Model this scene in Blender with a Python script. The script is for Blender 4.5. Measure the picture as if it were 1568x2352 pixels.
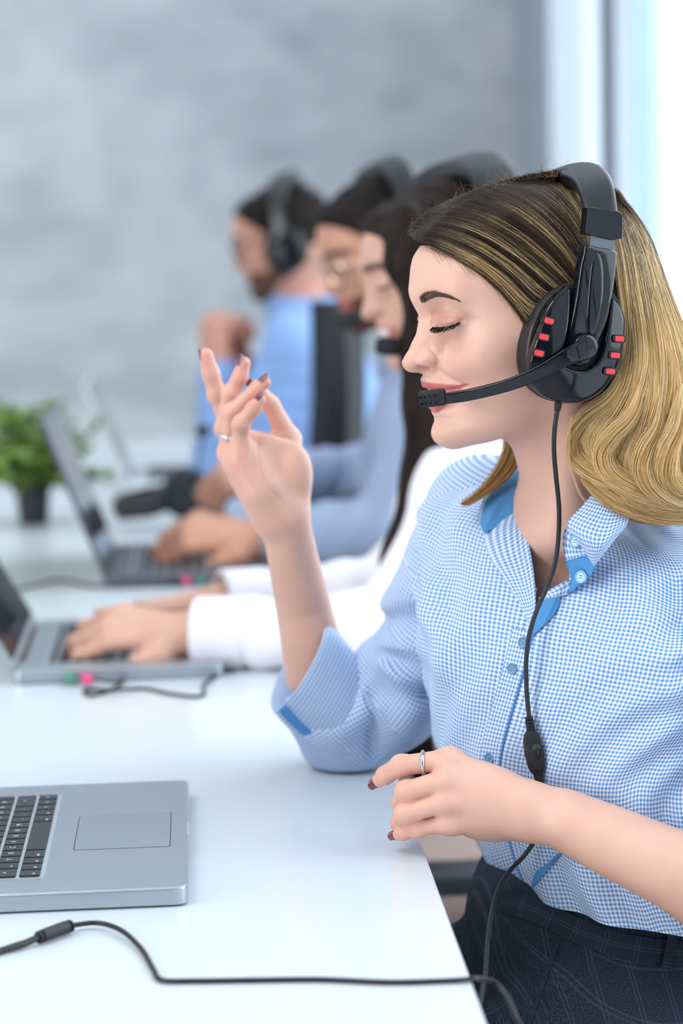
import bpy, bmesh, math, random
import numpy as np
from mathutils import Vector, Matrix

random.seed(7)
RNG = np.random.default_rng(7)
SC = bpy.context.scene
COL = SC.collection
for o in list(bpy.data.objects):
    bpy.data.objects.remove(o)

# ------------------------------------------------------------------ camera
PW, PH = 1568.0, 2352.0
LENS = 85.0
FPX = LENS / 36.0 * PH
CAM = np.array([0.0, 0.0, 1.253])
TABLE_Z = 0.75


def camera_axes(vx, vy, roll_deg):
    """Axes of a camera for which world +Y meets the picture at (vx, vy)."""
    a, b = (vx - PW / 2) / FPX, -(vy - PH / 2) / FPX
    r = math.radians(roll_deg)
    c, s = math.cos(r), math.sin(r)
    n = np.array([c * a - s * b, s * a + c * b, 1.0])
    n /= np.linalg.norm(n)
    t, p = math.asin(-n[0]), math.atan2(n[1], n[2])
    r0 = np.array([math.cos(t), -math.sin(t), 0.0])
    f = np.array([math.sin(t) * math.cos(p), math.cos(t) * math.cos(p), -math.sin(p)])
    u0 = np.cross(r0, f)
    return c * r0 + s * u0, -s * r0 + c * u0, f


CR, CU, CF = camera_axes(440, 480, -1.5)
cam_data = bpy.data.cameras.new('camera')
cam_data.sensor_fit = 'VERTICAL'
cam_data.sensor_height = 36.0
cam_data.sensor_width = 24.0
cam_data.lens = LENS
cam_data.dof.use_dof = True
cam_data.dof.focus_distance = 1.86
cam_data.dof.aperture_fstop = 3.8
cam_data.clip_start = 0.05
cam = bpy.data.objects.new('camera', cam_data)
COL.objects.link(cam)
cam.matrix_world = Matrix(((CR[0], CU[0], -CF[0], CAM[0]), (CR[1], CU[1], -CF[1], CAM[1]),
                           (CR[2], CU[2], -CF[2], CAM[2]), (0, 0, 0, 1)))
SC.camera = cam

# ------------------------------------------------------------------ light
SC.view_settings.view_transform = 'Standard'
SC.view_settings.look = 'None'
SC.view_settings.gamma = 1.0
SC.view_settings.use_curve_mapping = False
SC.view_settings.exposure = -0.06
SC.cycles.use_denoising = True
SC.cycles.max_bounces = 8
SC.cycles.diffuse_bounces = 4
SC.cycles.transparent_max_bounces = 12
SC.cycles.sample_clamp_indirect = 4.0
world = bpy.data.worlds.new('world')
SC.world = world
world.use_nodes = True
wb = world.node_tree.nodes['Background']
wb.inputs[0].default_value = (0.88, 0.945, 1.0, 1)
wb.inputs[1].default_value = 1.5


def area_light(name, loc, target, sx, sy, power, color):
    d = bpy.data.lights.new(name, 'AREA')
    d.shape = 'RECTANGLE'
    d.size, d.size_y, d.energy, d.color = sx, sy, power, color
    o = bpy.data.objects.new(name, d)
    COL.objects.link(o)
    o.location = loc
    o.rotation_euler = (Vector(target) - Vector(loc)).to_track_quat('-Z', 'Y').to_euler()
    return o


# daylight through the window wall on the right; the other area lamps are added, unseen fill
area_light('window_daylight', (1.75, 2.6, 1.9), (0.2, 2.3, 1.0), 4.8, 2.4, 120, (0.94, 0.98, 1.0))
area_light('left_fill', (-4.0, 0.2, 1.9), (0.2, 2.4, 1.0), 3.4, 2.2, 165, (0.98, 0.99, 1.0))  # added fill for the face from the left; no window is built there
area_light('left_fill', (-4.1, 6.4, 1.0), (-1.0, 8.2, 0.9), 2.2, 1.6, 46, (0.98, 0.99, 1.0))  # added low fill that brightens the lower left of the far wall
area_light('ceiling_fill', (-1.2, 1.0, 2.95), (-1.2, 1.0, 0), 1.2, 0.6, 26, (1.0, 0.98, 0.95))  # added ceiling fill, unseen and without a fitting
area_light('ceiling_fill', (-1.2, 4.6, 2.95), (-1.2, 4.6, 0), 1.2, 0.6, 12, (1.0, 0.98, 0.95))  # second added ceiling fill, dimmer
sun_data = bpy.data.lights.new('sun', 'SUN')
sun_data.energy = 4.0
sun_data.angle = 0.02
sun = bpy.data.objects.new('sun', sun_data)
COL.objects.link(sun)
sun.rotation_euler = (math.radians(32), 0, math.radians(3))   # high behind the lens: lights the street outside, not the desks


def P(px, py, Y):
    """World point on the sight line of picture point (px, py) at world depth Y."""
    d = CF + CR * (px - PW / 2) / FPX - CU * (py - PH / 2) / FPX
    return CAM + d * (Y / d[1])


def PZ(px, py, z=TABLE_Z):
    d = CF + CR * (px - PW / 2) / FPX - CU * (py - PH / 2) / FPX
    return CAM + d * ((z - CAM[2]) / d[2])


def proj(p):
    d = np.asarray(p, float) - CAM
    w = d @ CF
    return np.stack([PW / 2 + FPX * (d @ CR) / w, PH / 2 - FPX * (d @ CU) / w], -1)


# ------------------------------------------------------------------ materials
def srgb(r, g, b):
    return tuple(((c / 255) / 12.92 if c / 255 <= 0.04045 else ((c / 255 + 0.055) / 1.055) ** 2.4) for c in (r, g, b)) + (1.0,)


def node_mat(name):
    m = bpy.data.materials.new(name)
    m.use_nodes = True
    nt = m.node_tree
    return m, nt, nt.nodes['Principled BSDF']


def mat(name, col, rough=0.5, metal=0.0, var=0.06, scale=40.0, bump=0.0, bscale=200.0, coat=0.0, spec=0.5, sss=0.0, trans=0.0, aniso=0.0):
    """Principled material with a little procedural noise in its colour and its surface."""
    m, nt, b = node_mat(name)
    N, L = nt.nodes, nt.links
    tc = N.new('ShaderNodeTexCoord')
    nz = N.new('ShaderNodeTexNoise')
    nz.inputs['Scale'].default_value = scale
    nz.inputs['Detail'].default_value = 4
    L.new(tc.outputs['Object'], nz.inputs['Vector'])
    mx = N.new('ShaderNodeMix')
    mx.data_type = 'RGBA'
    c = np.array(col[:3])
    mx.inputs[6].default_value = tuple(np.clip(c * (1 - var), 0, 1)) + (1,)
    mx.inputs[7].default_value = tuple(np.clip(c * (1 + var), 0, 1)) + (1,)
    L.new(nz.outputs['Fac'], mx.inputs[0])
    L.new(mx.outputs[2], b.inputs['Base Color'])
    b.inputs['Roughness'].default_value = rough
    b.inputs['Metallic'].default_value = metal
    b.inputs['Specular IOR Level'].default_value = spec
    if coat:
        b.inputs['Coat Weight'].default_value = coat
        b.inputs['Coat Roughness'].default_value = 0.04
    if sss:
        b.inputs['Subsurface Weight'].default_value = sss
        b.inputs['Subsurface Radius'].default_value = (0.9, 0.35, 0.2)
        b.inputs['Subsurface Scale'].default_value = 0.01
    if trans:
        b.inputs['Transmission Weight'].default_value = trans
    if bump:
        n2 = N.new('ShaderNodeTexNoise')
        n2.inputs['Scale'].default_value = bscale
        n2.inputs['Detail'].default_value = 6
        L.new(tc.outputs['Object'], n2.inputs['Vector'])
        bp = N.new('ShaderNodeBump')
        bp.inputs['Strength'].default_value = bump
        bp.inputs['Distance'].default_value = 0.001
        L.new(n2.outputs['Fac'], bp.inputs['Height'])
        L.new(bp.outputs['Normal'], b.inputs['Normal'])
    return m


def glass_mat(name, tint=(0.93, 0.97, 1.0)):
    m, nt, b = node_mat(name)
    N, L = nt.nodes, nt.links
    N.remove(b)
    tr = N.new('ShaderNodeBsdfTransparent')
    tr.inputs[0].default_value = tint + (1,)
    gl = N.new('ShaderNodeBsdfGlossy')
    gl.inputs['Roughness'].default_value = 0.02
    fr = N.new('ShaderNodeFresnel')
    fr.inputs[0].default_value = 1.2
    nz = N.new('ShaderNodeTexNoise')
    nz.inputs['Scale'].default_value = 3
    ml = N.new('ShaderNodeMath')
    ml.operation = 'MULTIPLY_ADD'
    ml.inputs[1].default_value = 0.02
    ml.inputs[2].default_value = 1.2
    L.new(nz.outputs['Fac'], ml.inputs[0])
    L.new(ml.outputs[0], fr.inputs[0])
    mx = N.new('ShaderNodeMixShader')
    ge = N.new('ShaderNodeNewGeometry')
    on = N.new('ShaderNodeMath')
    on.operation = 'SUBTRACT'
    on.inputs[0].default_value = 1.0
    L.new(ge.outputs['Backfacing'], on.inputs[1])
    fm = N.new('ShaderNodeMath')
    fm.operation = 'MULTIPLY'
    L.new(fr.outputs[0], fm.inputs[0])
    L.new(on.outputs[0], fm.inputs[1])
    L.new(fm.outputs[0], mx.inputs[0])   # reflect on entering only: a thin pane
    L.new(tr.outputs[0], mx.inputs[1])
    L.new(gl.outputs[0], mx.inputs[2])
    L.new(mx.outputs[0], N['Material Output'].inputs[0])
    return m


# ------------------------------------------------------------------ objects
def props(o, label=None, cat=None, group=None, kind=None):
    if label:
        o['label'] = label
    if cat:
        o['category'] = cat
    if group:
        o['group'] = group
    if kind:
        o['kind'] = kind
    return o


def thing(name, label, cat, loc=(0, 0, 0), group=None):
    o = bpy.data.objects.new(name, None)
    o.empty_display_size = 0.05
    o.location = tuple(loc)
    COL.objects.link(o)
    return props(o, label, cat, group)


def origin_of(o):
    l = np.array(o.location)
    while o.parent:
        o = o.parent
        l = l + np.array(o.location)
    return l


def mesh_obj(name, V, F, m, parent=None, loc=None, smooth=True, uv=None, attrs=None, label=None, sharp=38):
    """One mesh object from world-space vertices; parented parts keep their world place."""
    V = np.asarray(V, float)
    base = origin_of(parent) if parent is not None else np.zeros(3)
    off = np.array(loc, float) if loc is not None else base
    me = bpy.data.meshes.new(name)
    if isinstance(F, np.ndarray):
        F = F.tolist()
    me.from_pydata((V - off).tolist(), [], F)
    if smooth:
        me.polygons.foreach_set('use_smooth', np.ones(len(me.polygons), bool))
        if sharp:
            me.set_sharp_from_angle(angle=math.radians(sharp))
    if uv is not None:
        lay = me.uv_layers.new(name='UVMap')
        li = np.zeros(len(me.loops), np.int32)
        me.loops.foreach_get('vertex_index', li)
        lay.data.foreach_set('uv', np.asarray(uv, np.float32)[li].ravel())
    for k, (typ, arr) in (attrs or {}).items():
        a = me.attributes.new(k, typ, 'POINT')
        if typ == 'FLOAT_COLOR':
            a.data.foreach_set('color', np.asarray(arr, np.float32).ravel())
        else:
            a.data.foreach_set('value', np.asarray(arr, np.float32).ravel())
    me.validate()
    if m is not None:
        for mm in (m if isinstance(m, (list, tuple)) else [m]):
            me.materials.append(mm)
    o = bpy.data.objects.new(name, me)
    COL.objects.link(o)
    if smooth and sharp and len(V) < 20000 and any(len(f) > 4 for f in F):
        wn = o.modifiers.new('weighted_normals', 'WEIGHTED_NORMAL')
        wn.keep_sharp = True
        wn.weight = 80
    if parent is not None:
        o.parent = parent
        o.location = tuple(off - base)
    elif loc is not None:
        o.location = tuple(off)
    if label:
        o['label'] = label
    return o


def merge(*parts):
    V, F, n = [], [], 0
    for v, f in parts:
        V.append(np.asarray(v, float))
        F += [[i + n for i in q] for q in (f.tolist() if isinstance(f, np.ndarray) else f)]
        n += len(v)
    return np.concatenate(V), F


def bm_out(bm):
    bm.verts.ensure_lookup_table()
    bm.verts.index_update()
    V = np.array([v.co[:] for v in bm.verts])
    F = [[v.index for v in f.verts] for f in bm.faces]
    bm.free()
    return V, F


def box(x0, x1, y0, y1, z0, z1, bev=0.0, seg=2):
    bm = bmesh.new()
    bmesh.ops.create_cube(bm, size=1)
    for v in bm.verts:
        v.co = Vector(((x0 + x1) / 2 + v.co.x * (x1 - x0), (y0 + y1) / 2 + v.co.y * (y1 - y0), (z0 + z1) / 2 + v.co.z * (z1 - z0)))
    if bev:
        bmesh.ops.bevel(bm, geom=bm.edges[:], offset=bev, segments=seg, affect='EDGES', profile=0.5)
    return bm_out(bm)


def rounded_poly(pts, r, n=6):
    """Corner-rounded closed polygon (2D)."""
    out = []
    m = len(pts)
    for i in range(m):
        p, a, b = np.array(pts[i], float), np.array(pts[i - 1], float), np.array(pts[(i + 1) % m], float)
        da, db = (a - p) / np.linalg.norm(a - p), (b - p) / np.linalg.norm(b - p)
        rr = r[i] if isinstance(r, (list, tuple)) else r
        for k in range(n + 1):
            t = k / n
            q0, q1, q2 = p + da * rr, p, p + db * rr
            out.append((1 - t) ** 2 * q0 + 2 * t * (1 - t) * q1 + t * t * q2)
    return np.array(out)


def extrude(poly, to3d, h0, h1, bev=0.0, seg=3, inset_only_top=False):
    """Solid from a 2D outline; to3d(pts2d, height) -> 3D. The rim at h1 (and h0) is rolled by bev."""
    poly = np.asarray(poly, float)
    c = poly.mean(0)
    nxt, prv = np.roll(poly, -1, 0), np.roll(poly, 1, 0)
    t = nxt - prv
    nrm = np.stack([t[:, 1], -t[:, 0]], 1)
    nrm /= np.linalg.norm(nrm, axis=1)[:, None] + 1e-12
    area = np.sum(poly[:, 0] * nxt[:, 1] - nxt[:, 0] * poly[:, 1])
    if area < 0:
        nrm = -nrm
    rings = []
    s = 1 if h1 > h0 else -1
    if bev:
        if not inset_only_top:
            for k in range(seg):
                a = math.pi / 2 * k / seg
                rings.append((poly - nrm * bev * (1 - math.sin(a)), h0 + s * bev * (1 - math.cos(a))))
        else:
            rings.append((poly, h0))
        for k in range(seg + 1):
            a = math.pi / 2 * k / seg
            rings.append((poly - nrm * bev * (1 - math.cos(a)), h1 - s * bev * (1 - math.sin(a))))
    else:
        rings = [(poly, h0), (poly, h1)]
    V = np.concatenate([to3d(p, h) for p, h in rings])
    n = len(poly)
    F = []
    for j in range(len(rings) - 1):
        for i in range(n):
            k = (i + 1) % n
            F.append([j * n + i, j * n + k, (j + 1) * n + k, (j + 1) * n + i])
    F.append(list(range(n))[::-1])
    F.append([(len(rings) - 1) * n + i for i in range(n)])
    return V, F


def catmull(pts, n):
    """n samples of a centripetal-ish Catmull-Rom spline through pts (any dimension)."""
    pts = np.asarray(pts, float)
    m = len(pts)
    if m == 2:
        t = np.linspace(0, 1, n)[:, None]
        return pts[0] * (1 - t) + pts[1] * t
    ext = np.concatenate([[2 * pts[0] - pts[1]], pts, [2 * pts[-1] - pts[-2]]])
    u = np.linspace(0, m - 1, n)
    i = np.minimum(u.astype(int), m - 2)
    t = (u - i)[:, None]
    p0, p1, p2, p3 = ext[i], ext[i + 1], ext[i + 2], ext[i + 3]
    return 0.5 * (2 * p1 + (p2 - p0) * t + (2 * p0 - 5 * p1 + 4 * p2 - p3) * t ** 2 + (3 * p1 - p0 - 3 * p2 + p3) * t ** 3)


def frames(path, up=(0, 0, 1)):
    path = np.asarray(path, float)
    T = np.gradient(path, axis=0)
    T /= np.linalg.norm(T, axis=1)[:, None] + 1e-12
    n0 = np.cross(T[0], up)
    if np.linalg.norm(n0) < 1e-3:
        n0 = np.cross(T[0], (1, 0.2, 0))
    n0 /= np.linalg.norm(n0)
    A = [n0]
    for i in range(1, len(path)):
        v = A[-1] - T[i] * (A[-1] @ T[i])
        A.append(v / (np.linalg.norm(v) + 1e-12))
    A = np.array(A)
    return T, A, np.cross(T, A)


def tube(path, r, n=10, cap=True):
    path = np.asarray(path, float)
    m = len(path)
    r = np.broadcast_to(np.asarray(r, float), (m,))
    T, A, B = frames(path)
    th = np.linspace(0, 2 * math.pi, n, endpoint=False)
    V = path[:, None] + r[:, None, None] * (np.cos(th)[None, :, None] * A[:, None] + np.sin(th)[None, :, None] * B[:, None])
    V = V.reshape(-1, 3)
    F = [[j * n + i, j * n + (i + 1) % n, (j + 1) * n + (i + 1) % n, (j + 1) * n + i] for j in range(m - 1) for i in range(n)]
    if cap:
        F += [list(range(n))[::-1], [(m - 1) * n + i for i in range(n)]]
    return V, F


def ribbon(path, wdir, hw, th, n=None):
    """Flat bar along a path: half width hw along wdir, half thickness th."""
    path = np.asarray(path, float)
    m = len(path)
    wdir = np.broadcast_to(np.asarray(wdir, float), (m, 3))
    T = np.gradient(path, axis=0)
    T /= np.linalg.norm(T, axis=1)[:, None]
    Wd = wdir - T * np.sum(wdir * T, 1)[:, None]
    Wd /= np.linalg.norm(Wd, axis=1)[:, None]
    Nn = np.cross(T, Wd)
    hw = np.broadcast_to(np.asarray(hw, float), (m,))
    th = np.broadcast_to(np.asarray(th, float), (m,))
    prof = []
    for k in range(20):
        a = 2 * math.pi * k / 20
        ca, sa = math.cos(a), math.sin(a)
        prof.append((math.copysign(abs(ca) ** 0.35, ca), math.copysign(abs(sa) ** 0.55, sa)))
    prof = np.array(prof)
    V = path[:, None] + Wd[:, None] * (hw[:, None] * prof[None, :, 0])[..., None] + Nn[:, None] * (th[:, None] * prof[None, :, 1])[..., None]
    k = 20
    F = [[j * k + i, j * k + (i + 1) % k, (j + 1) * k + (i + 1) % k, (j + 1) * k + i] for j in range(m - 1) for i in range(k)]
    F += [list(range(k))[::-1], [(m - 1) * k + i for i in range(k)]]
    return V.reshape(-1, 3), F


def grid_faces(nu, nv, wrap=False):
    F = []
    for j in range(nv - 1):
        for i in range(nu if wrap else nu - 1):
            k = (i + 1) % nu
            F.append([j * nu + i, j * nu + k, (j + 1) * nu + k, (j + 1) * nu + i])
    return F


def lathe(prof, center, n=32, axis=(0, 0, 1), xdir=None):
    """Surface of revolution; prof = [(radius, height)...] around axis."""
    ax = np.array(axis, float)
    ax /= np.linalg.norm(ax)
    x = np.array(xdir if xdir is not None else ((1, 0, 0) if abs(ax[0]) < 0.9 else (0, 1, 0)), float)
    x -= ax * (x @ ax)
    x /= np.linalg.norm(x)
    y = np.cross(ax, x)
    th = np.linspace(0, 2 * math.pi, n, endpoint=False)
    ring = np.cos(th)[:, None] * x + np.sin(th)[:, None] * y
    V = np.concatenate([np.array(center) + ring * r + ax * h for r, h in prof])
    F = grid_faces(n, len(prof), True)
    F += [list(range(n))[::-1], [(len(prof) - 1) * n + i for i in range(n)]]
    return V, F


def smoothstep(a, b, x):
    t = np.clip((x - a) / (b - a), 0, 1)
    return t * t * (3 - 2 * t)

# ------------------------------------------------------------------ the office shell
WALL_Y, WIN_X = 8.2, 1.10


def concrete():
    m, nt, b = node_mat('grey_concrete_plaster')
    N, L = nt.nodes, nt.links
    tc = N.new('ShaderNodeTexCoord')
    mp = N.new('ShaderNodeMapping')
    mp.inputs['Scale'].default_value = (1.0, 1.0, 1.7)
    L.new(tc.outputs['Object'], mp.inputs['Vector'])
    n1 = N.new('ShaderNodeTexNoise')
    n1.inputs['Scale'].default_value = 1.5
    n1.inputs['Detail'].default_value = 8
    n1.inputs['Roughness'].default_value = 0.62
    n1.inputs['Distortion'].default_value = 0.35
    L.new(mp.outputs[0], n1.inputs['Vector'])
    cr = N.new('ShaderNodeValToRGB')
    cr.color_ramp.elements[0].position = 0.28
    cr.color_ramp.elements[0].color = srgb(156, 165, 172)
    cr.color_ramp.elements[1].position = 0.72
    cr.color_ramp.elements[1].color = srgb(222, 227, 231)
    L.new(n1.outputs['Fac'], cr.inputs[0])
    L.new(cr.outputs[0], b.inputs['Base Color'])
    b.inputs['Roughness'].default_value = 0.8
    bp = N.new('ShaderNodeBump')
    bp.inputs['Strength'].default_value = 0.3
    bp.inputs['Distance'].default_value = 0.01
    L.new(n1.outputs['Fac'], bp.inputs['Height'])
    L.new(bp.outputs[0], b.inputs['Normal'])
    return m


def wood_floor():
    m, nt, b = node_mat('pale_floor')
    N, L = nt.nodes, nt.links
    tc = N.new('ShaderNodeTexCoord')
    br = N.new('ShaderNodeTexBrick')
    br.inputs['Scale'].default_value = 1.0
    br.inputs['Brick Width'].default_value = 1.2
    br.inputs['Row Height'].default_value = 0.18
    br.inputs['Mortar Size'].default_value = 0.002
    br.inputs['Color1'].default_value = srgb(205, 196, 190)
    br.inputs['Color2'].default_value = srgb(196, 188, 182)
    br.inputs['Mortar'].default_value = srgb(140, 132, 126)
    L.new(tc.outputs['Object'], br.inputs['Vector'])
    L.new(br.outputs['Color'], b.inputs['Base Color'])
    b.inputs['Roughness'].default_value = 0.45
    return m


M_CONC = concrete()
M_FLOOR = wood_floor()
M_WHITEPAINT = mat('white_paint', srgb(224, 230, 235), 0.55, var=0.02, scale=8)
M_GREYPAINT = mat('grey_paint', srgb(168, 178, 188), 0.6, var=0.03, scale=5)
M_MULLION = mat('slate_window_metal', srgb(92, 106, 124), 0.4, metal=0.2, var=0.04)
M_PANE = glass_mat('window_glass')


def struct(name, V, F, m, label=None, parent=None):
    o = mesh_obj(name, V, F, m, parent, smooth=False)
    if parent is None:
        o['kind'] = 'structure'
    if label:
        o['label'] = label
    return o


struct('floor', *box(-5, WIN_X + 0.1, -2.5, WALL_Y + 0.1, -0.1, 0), M_FLOOR, 'pale office floor under the long white desk')
struct('wall_back', *box(-5, WIN_X + 0.1, WALL_Y, WALL_Y + 0.12, 0, 3.0), M_CONC, 'blotchy blue-grey concrete wall at the far end of the office')
struct('ceiling', *box(-4.3, WIN_X + 0.1, -2.5, WALL_Y + 0.1, 3.0, 3.1), M_WHITEPAINT, 'white office ceiling')
struct('wall_left', *box(-4.3, -4.2, -2.5, WALL_Y, 0, 3.0), M_WHITEPAINT, 'plain white wall on the left of the office')
struct('wall_front', *box(-4.3, WIN_X + 0.1, -2.6, -2.5, 0, 3.0), mat('charcoal_paint', srgb(62, 68, 76), 0.7, var=0.03, scale=4), 'unseen charcoal wall behind the camera, made dark for reflections')  # unseen wall, made dark so the black headset reflects less
struct('baseboard_back', *box(-5, WIN_X, WALL_Y - 0.015, WALL_Y, 0, 0.09, 0.003), M_WHITEPAINT, 'white baseboard along the concrete wall')
# window wall on the right: a grey pier next to the concrete wall, then tall glazed bays between slate mullions
TH = 0.045
struct('wall_right', *merge(box(WIN_X, WIN_X + TH, 7.46, WALL_Y, 0, 3.0), box(WIN_X, WIN_X + TH, -2.5, 7.46, 2.86, 3.0),
                            box(WIN_X, WIN_X + TH, -2.5, 7.46, 0, 0.12)), M_GREYPAINT, 'grey pier and band of the window wall on the right')
bays = [(6.44, 7.46), (4.5, 6.32), (2.5, 4.4), (0.5, 2.4), (-1.6, 0.4)]
for n, (y0, y1) in enumerate(bays):
    w = struct('window_%d' % (n + 1), *merge(box(WIN_X + 0.005, WIN_X + 0.04, y0, y0 + 0.03, 0.12, 2.86, 0.003), box(WIN_X + 0.005, WIN_X + 0.04, y1 - 0.03, y1, 0.12, 2.86, 0.003),
               box(WIN_X + 0.005, WIN_X + 0.04, y0 + 0.03, y1 - 0.03, 0.12, 0.17, 0.003), box(WIN_X + 0.005, WIN_X + 0.04, y0 + 0.03, y1 - 0.03, 2.81, 2.86, 0.003)),
               M_WHITEPAINT, 'tall white-framed office window, bay %s from the concrete wall' % ['first', 'second', 'third', 'fourth', 'fifth'][n])
    struct('window_pane', *box(WIN_X + 0.020, WIN_X + 0.026, y0 + 0.03, y1 - 0.03, 0.17, 2.81), M_PANE, None, w)
for n, (y0, y1) in enumerate([(6.32, 6.44), (4.4, 4.5), (2.4, 2.5), (0.4, 0.5)]):
    struct('trim_%d' % (n + 1), *box(WIN_X - 0.012, WIN_X + TH, y0, y1, 0.12, 2.86, 0.004), M_MULLION, 'slate blue mullion between two tall windows, number %s from the far wall' % ['one', 'two', 'three', 'four'][n])

# outside the window: pavement and a pale facade across the street
M_OUT = mat('pale_facade', srgb(236, 240, 244), 0.7, var=0.05, scale=0.3)
M_OUTGLASS = mat('facade_glass', srgb(170, 192, 218), 0.4, var=0.1, scale=0.5)
bd = thing('building', 'pale office building seen blurred through the right-hand window', 'building', (12, 40, -6))
mesh_obj('facade', *box(6.9, 30, 42, 60, -6, 18), M_OUT, bd, smooth=False)
for k in range(6):
    mesh_obj('window_strip', *box(7.6 + k * 1.5, 8.1 + k * 1.5, 41.9, 42.02, -5, 17), M_OUTGLASS, bd, smooth=False)
struct('ground', *box(WIN_X + 0.3, 60, -30, 90, -6.2, -6), M_OUT, 'pale paving far below outside the window')

# ------------------------------------------------------------------ the long desk
DESK_X = 0.165
M_DESK = mat('white_lacquer', srgb(211, 217, 222), 0.24, var=0.012, scale=3, coat=0.15)
M_STEEL = mat('brushed_steel', srgb(150, 156, 164), 0.35, metal=0.9, var=0.05)
desk = thing('desk', 'long glossy white office desk shared by the whole row of headset workers', 'desk', (-0.7, 3.0, 0))
mesh_obj('desktop', *box(-1.55, DESK_X, 1.0, 5.35, TABLE_Z - 0.028, TABLE_Z, 0.002, 3), M_DESK, desk, smooth=False)
for x in (-1.4, -0.05):
    for y in (1.25, 3.1, 5.1):
        mesh_obj('leg', *box(x - 0.03, x + 0.03, y - 0.03, y + 0.03, 0, TABLE_Z - 0.028, 0.004), M_STEEL, desk, smooth=False)
mesh_obj('apron', *merge(box(-1.4, -0.05, 1.235, 1.265, 0.66, 0.722), box(-1.4, -0.05, 5.085, 5.115, 0.66, 0.722), box(-1.415, -1.385, 1.265, 5.085, 0.66, 0.722)), M_STEEL, desk, smooth=False)

# ------------------------------------------------------------------ laptops
M_ALU = mat('silver_aluminium', srgb(176, 183, 190), 0.34, metal=0.75, var=0.02, scale=60, bump=0.05, bscale=900)
M_ALU_PAD = mat('trackpad_glass', srgb(160, 168, 175), 0.24, metal=0.45, var=0.01)
M_WELL = mat('keyboard_well', srgb(190, 198, 206), 0.4, metal=0.6, var=0.02)
M_KEY = mat('black_key_plastic', srgb(34, 37, 43), 0.42, var=0.08, scale=300)
M_LEGEND = mat('white_key_print', srgb(225, 230, 236), 0.6, var=0.01)
M_SCREEN = mat('dark_screen_glass', srgb(22, 26, 34), 0.08, var=0.03, coat=0.3)
M_RUBBER = mat('black_rubber', srgb(24, 25, 28), 0.6, var=0.08)
M_DARKLAP = mat('dark_laptop_shell', srgb(88, 93, 101), 0.38, metal=0.5, var=0.03)
M_PINK = mat('pink_plug_plastic', srgb(232, 72, 124), 0.4, var=0.03)
M_GREEN = mat('green_plug_plastic', srgb(70, 140, 122), 0.4, var=0.03)

ROWS = [  # legends from the user's left to the right, key widths in key units; the row nearest the user first
    [('fn', 1), ('ctrl', 1), ('alt', 1), ('cmd', 1.25), ('', 5), ('cmd', 1.25), ('alt', 1), ('<', 1), ('v', 1), ('>', 1)],
    [('^', 1.3), ('< >', 1), ('Y', 1), ('X', 1), ('C', 1), ('V', 1), ('B', 1), ('N', 1), ('M', 1), (',', 1), ('.', 1), ('-', 1), ('^', 2.2)],
    [('caps', 1.8), ('A', 1), ('S', 1), ('D', 1), ('F', 1), ('G', 1), ('H', 1), ('J', 1), ('K', 1), ('L', 1), ('O', 1), ('A', 1), ('#', 1), ('', .7)],
    [('tab', 1.5), ('Q', 1), ('W', 1), ('E', 1), ('R', 1), ('T', 1), ('Z', 1), ('U', 1), ('I', 1), ('O', 1), ('P', 1), ('U', 1), ('+', 1), ('', 1)],
    [('^', 1), ('1', 1), ('2', 1), ('3', 1), ('4', 1), ('5', 1), ('6', 1), ('7', 1), ('8', 1), ('9', 1), ('0', 1), ('?', 1), ("'", 1), ('<', 1.5)],
    [('esc', 1)] + [('F%d' % k, 1) for k in range(1, 13)] + [('', 1.5)],
]


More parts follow.
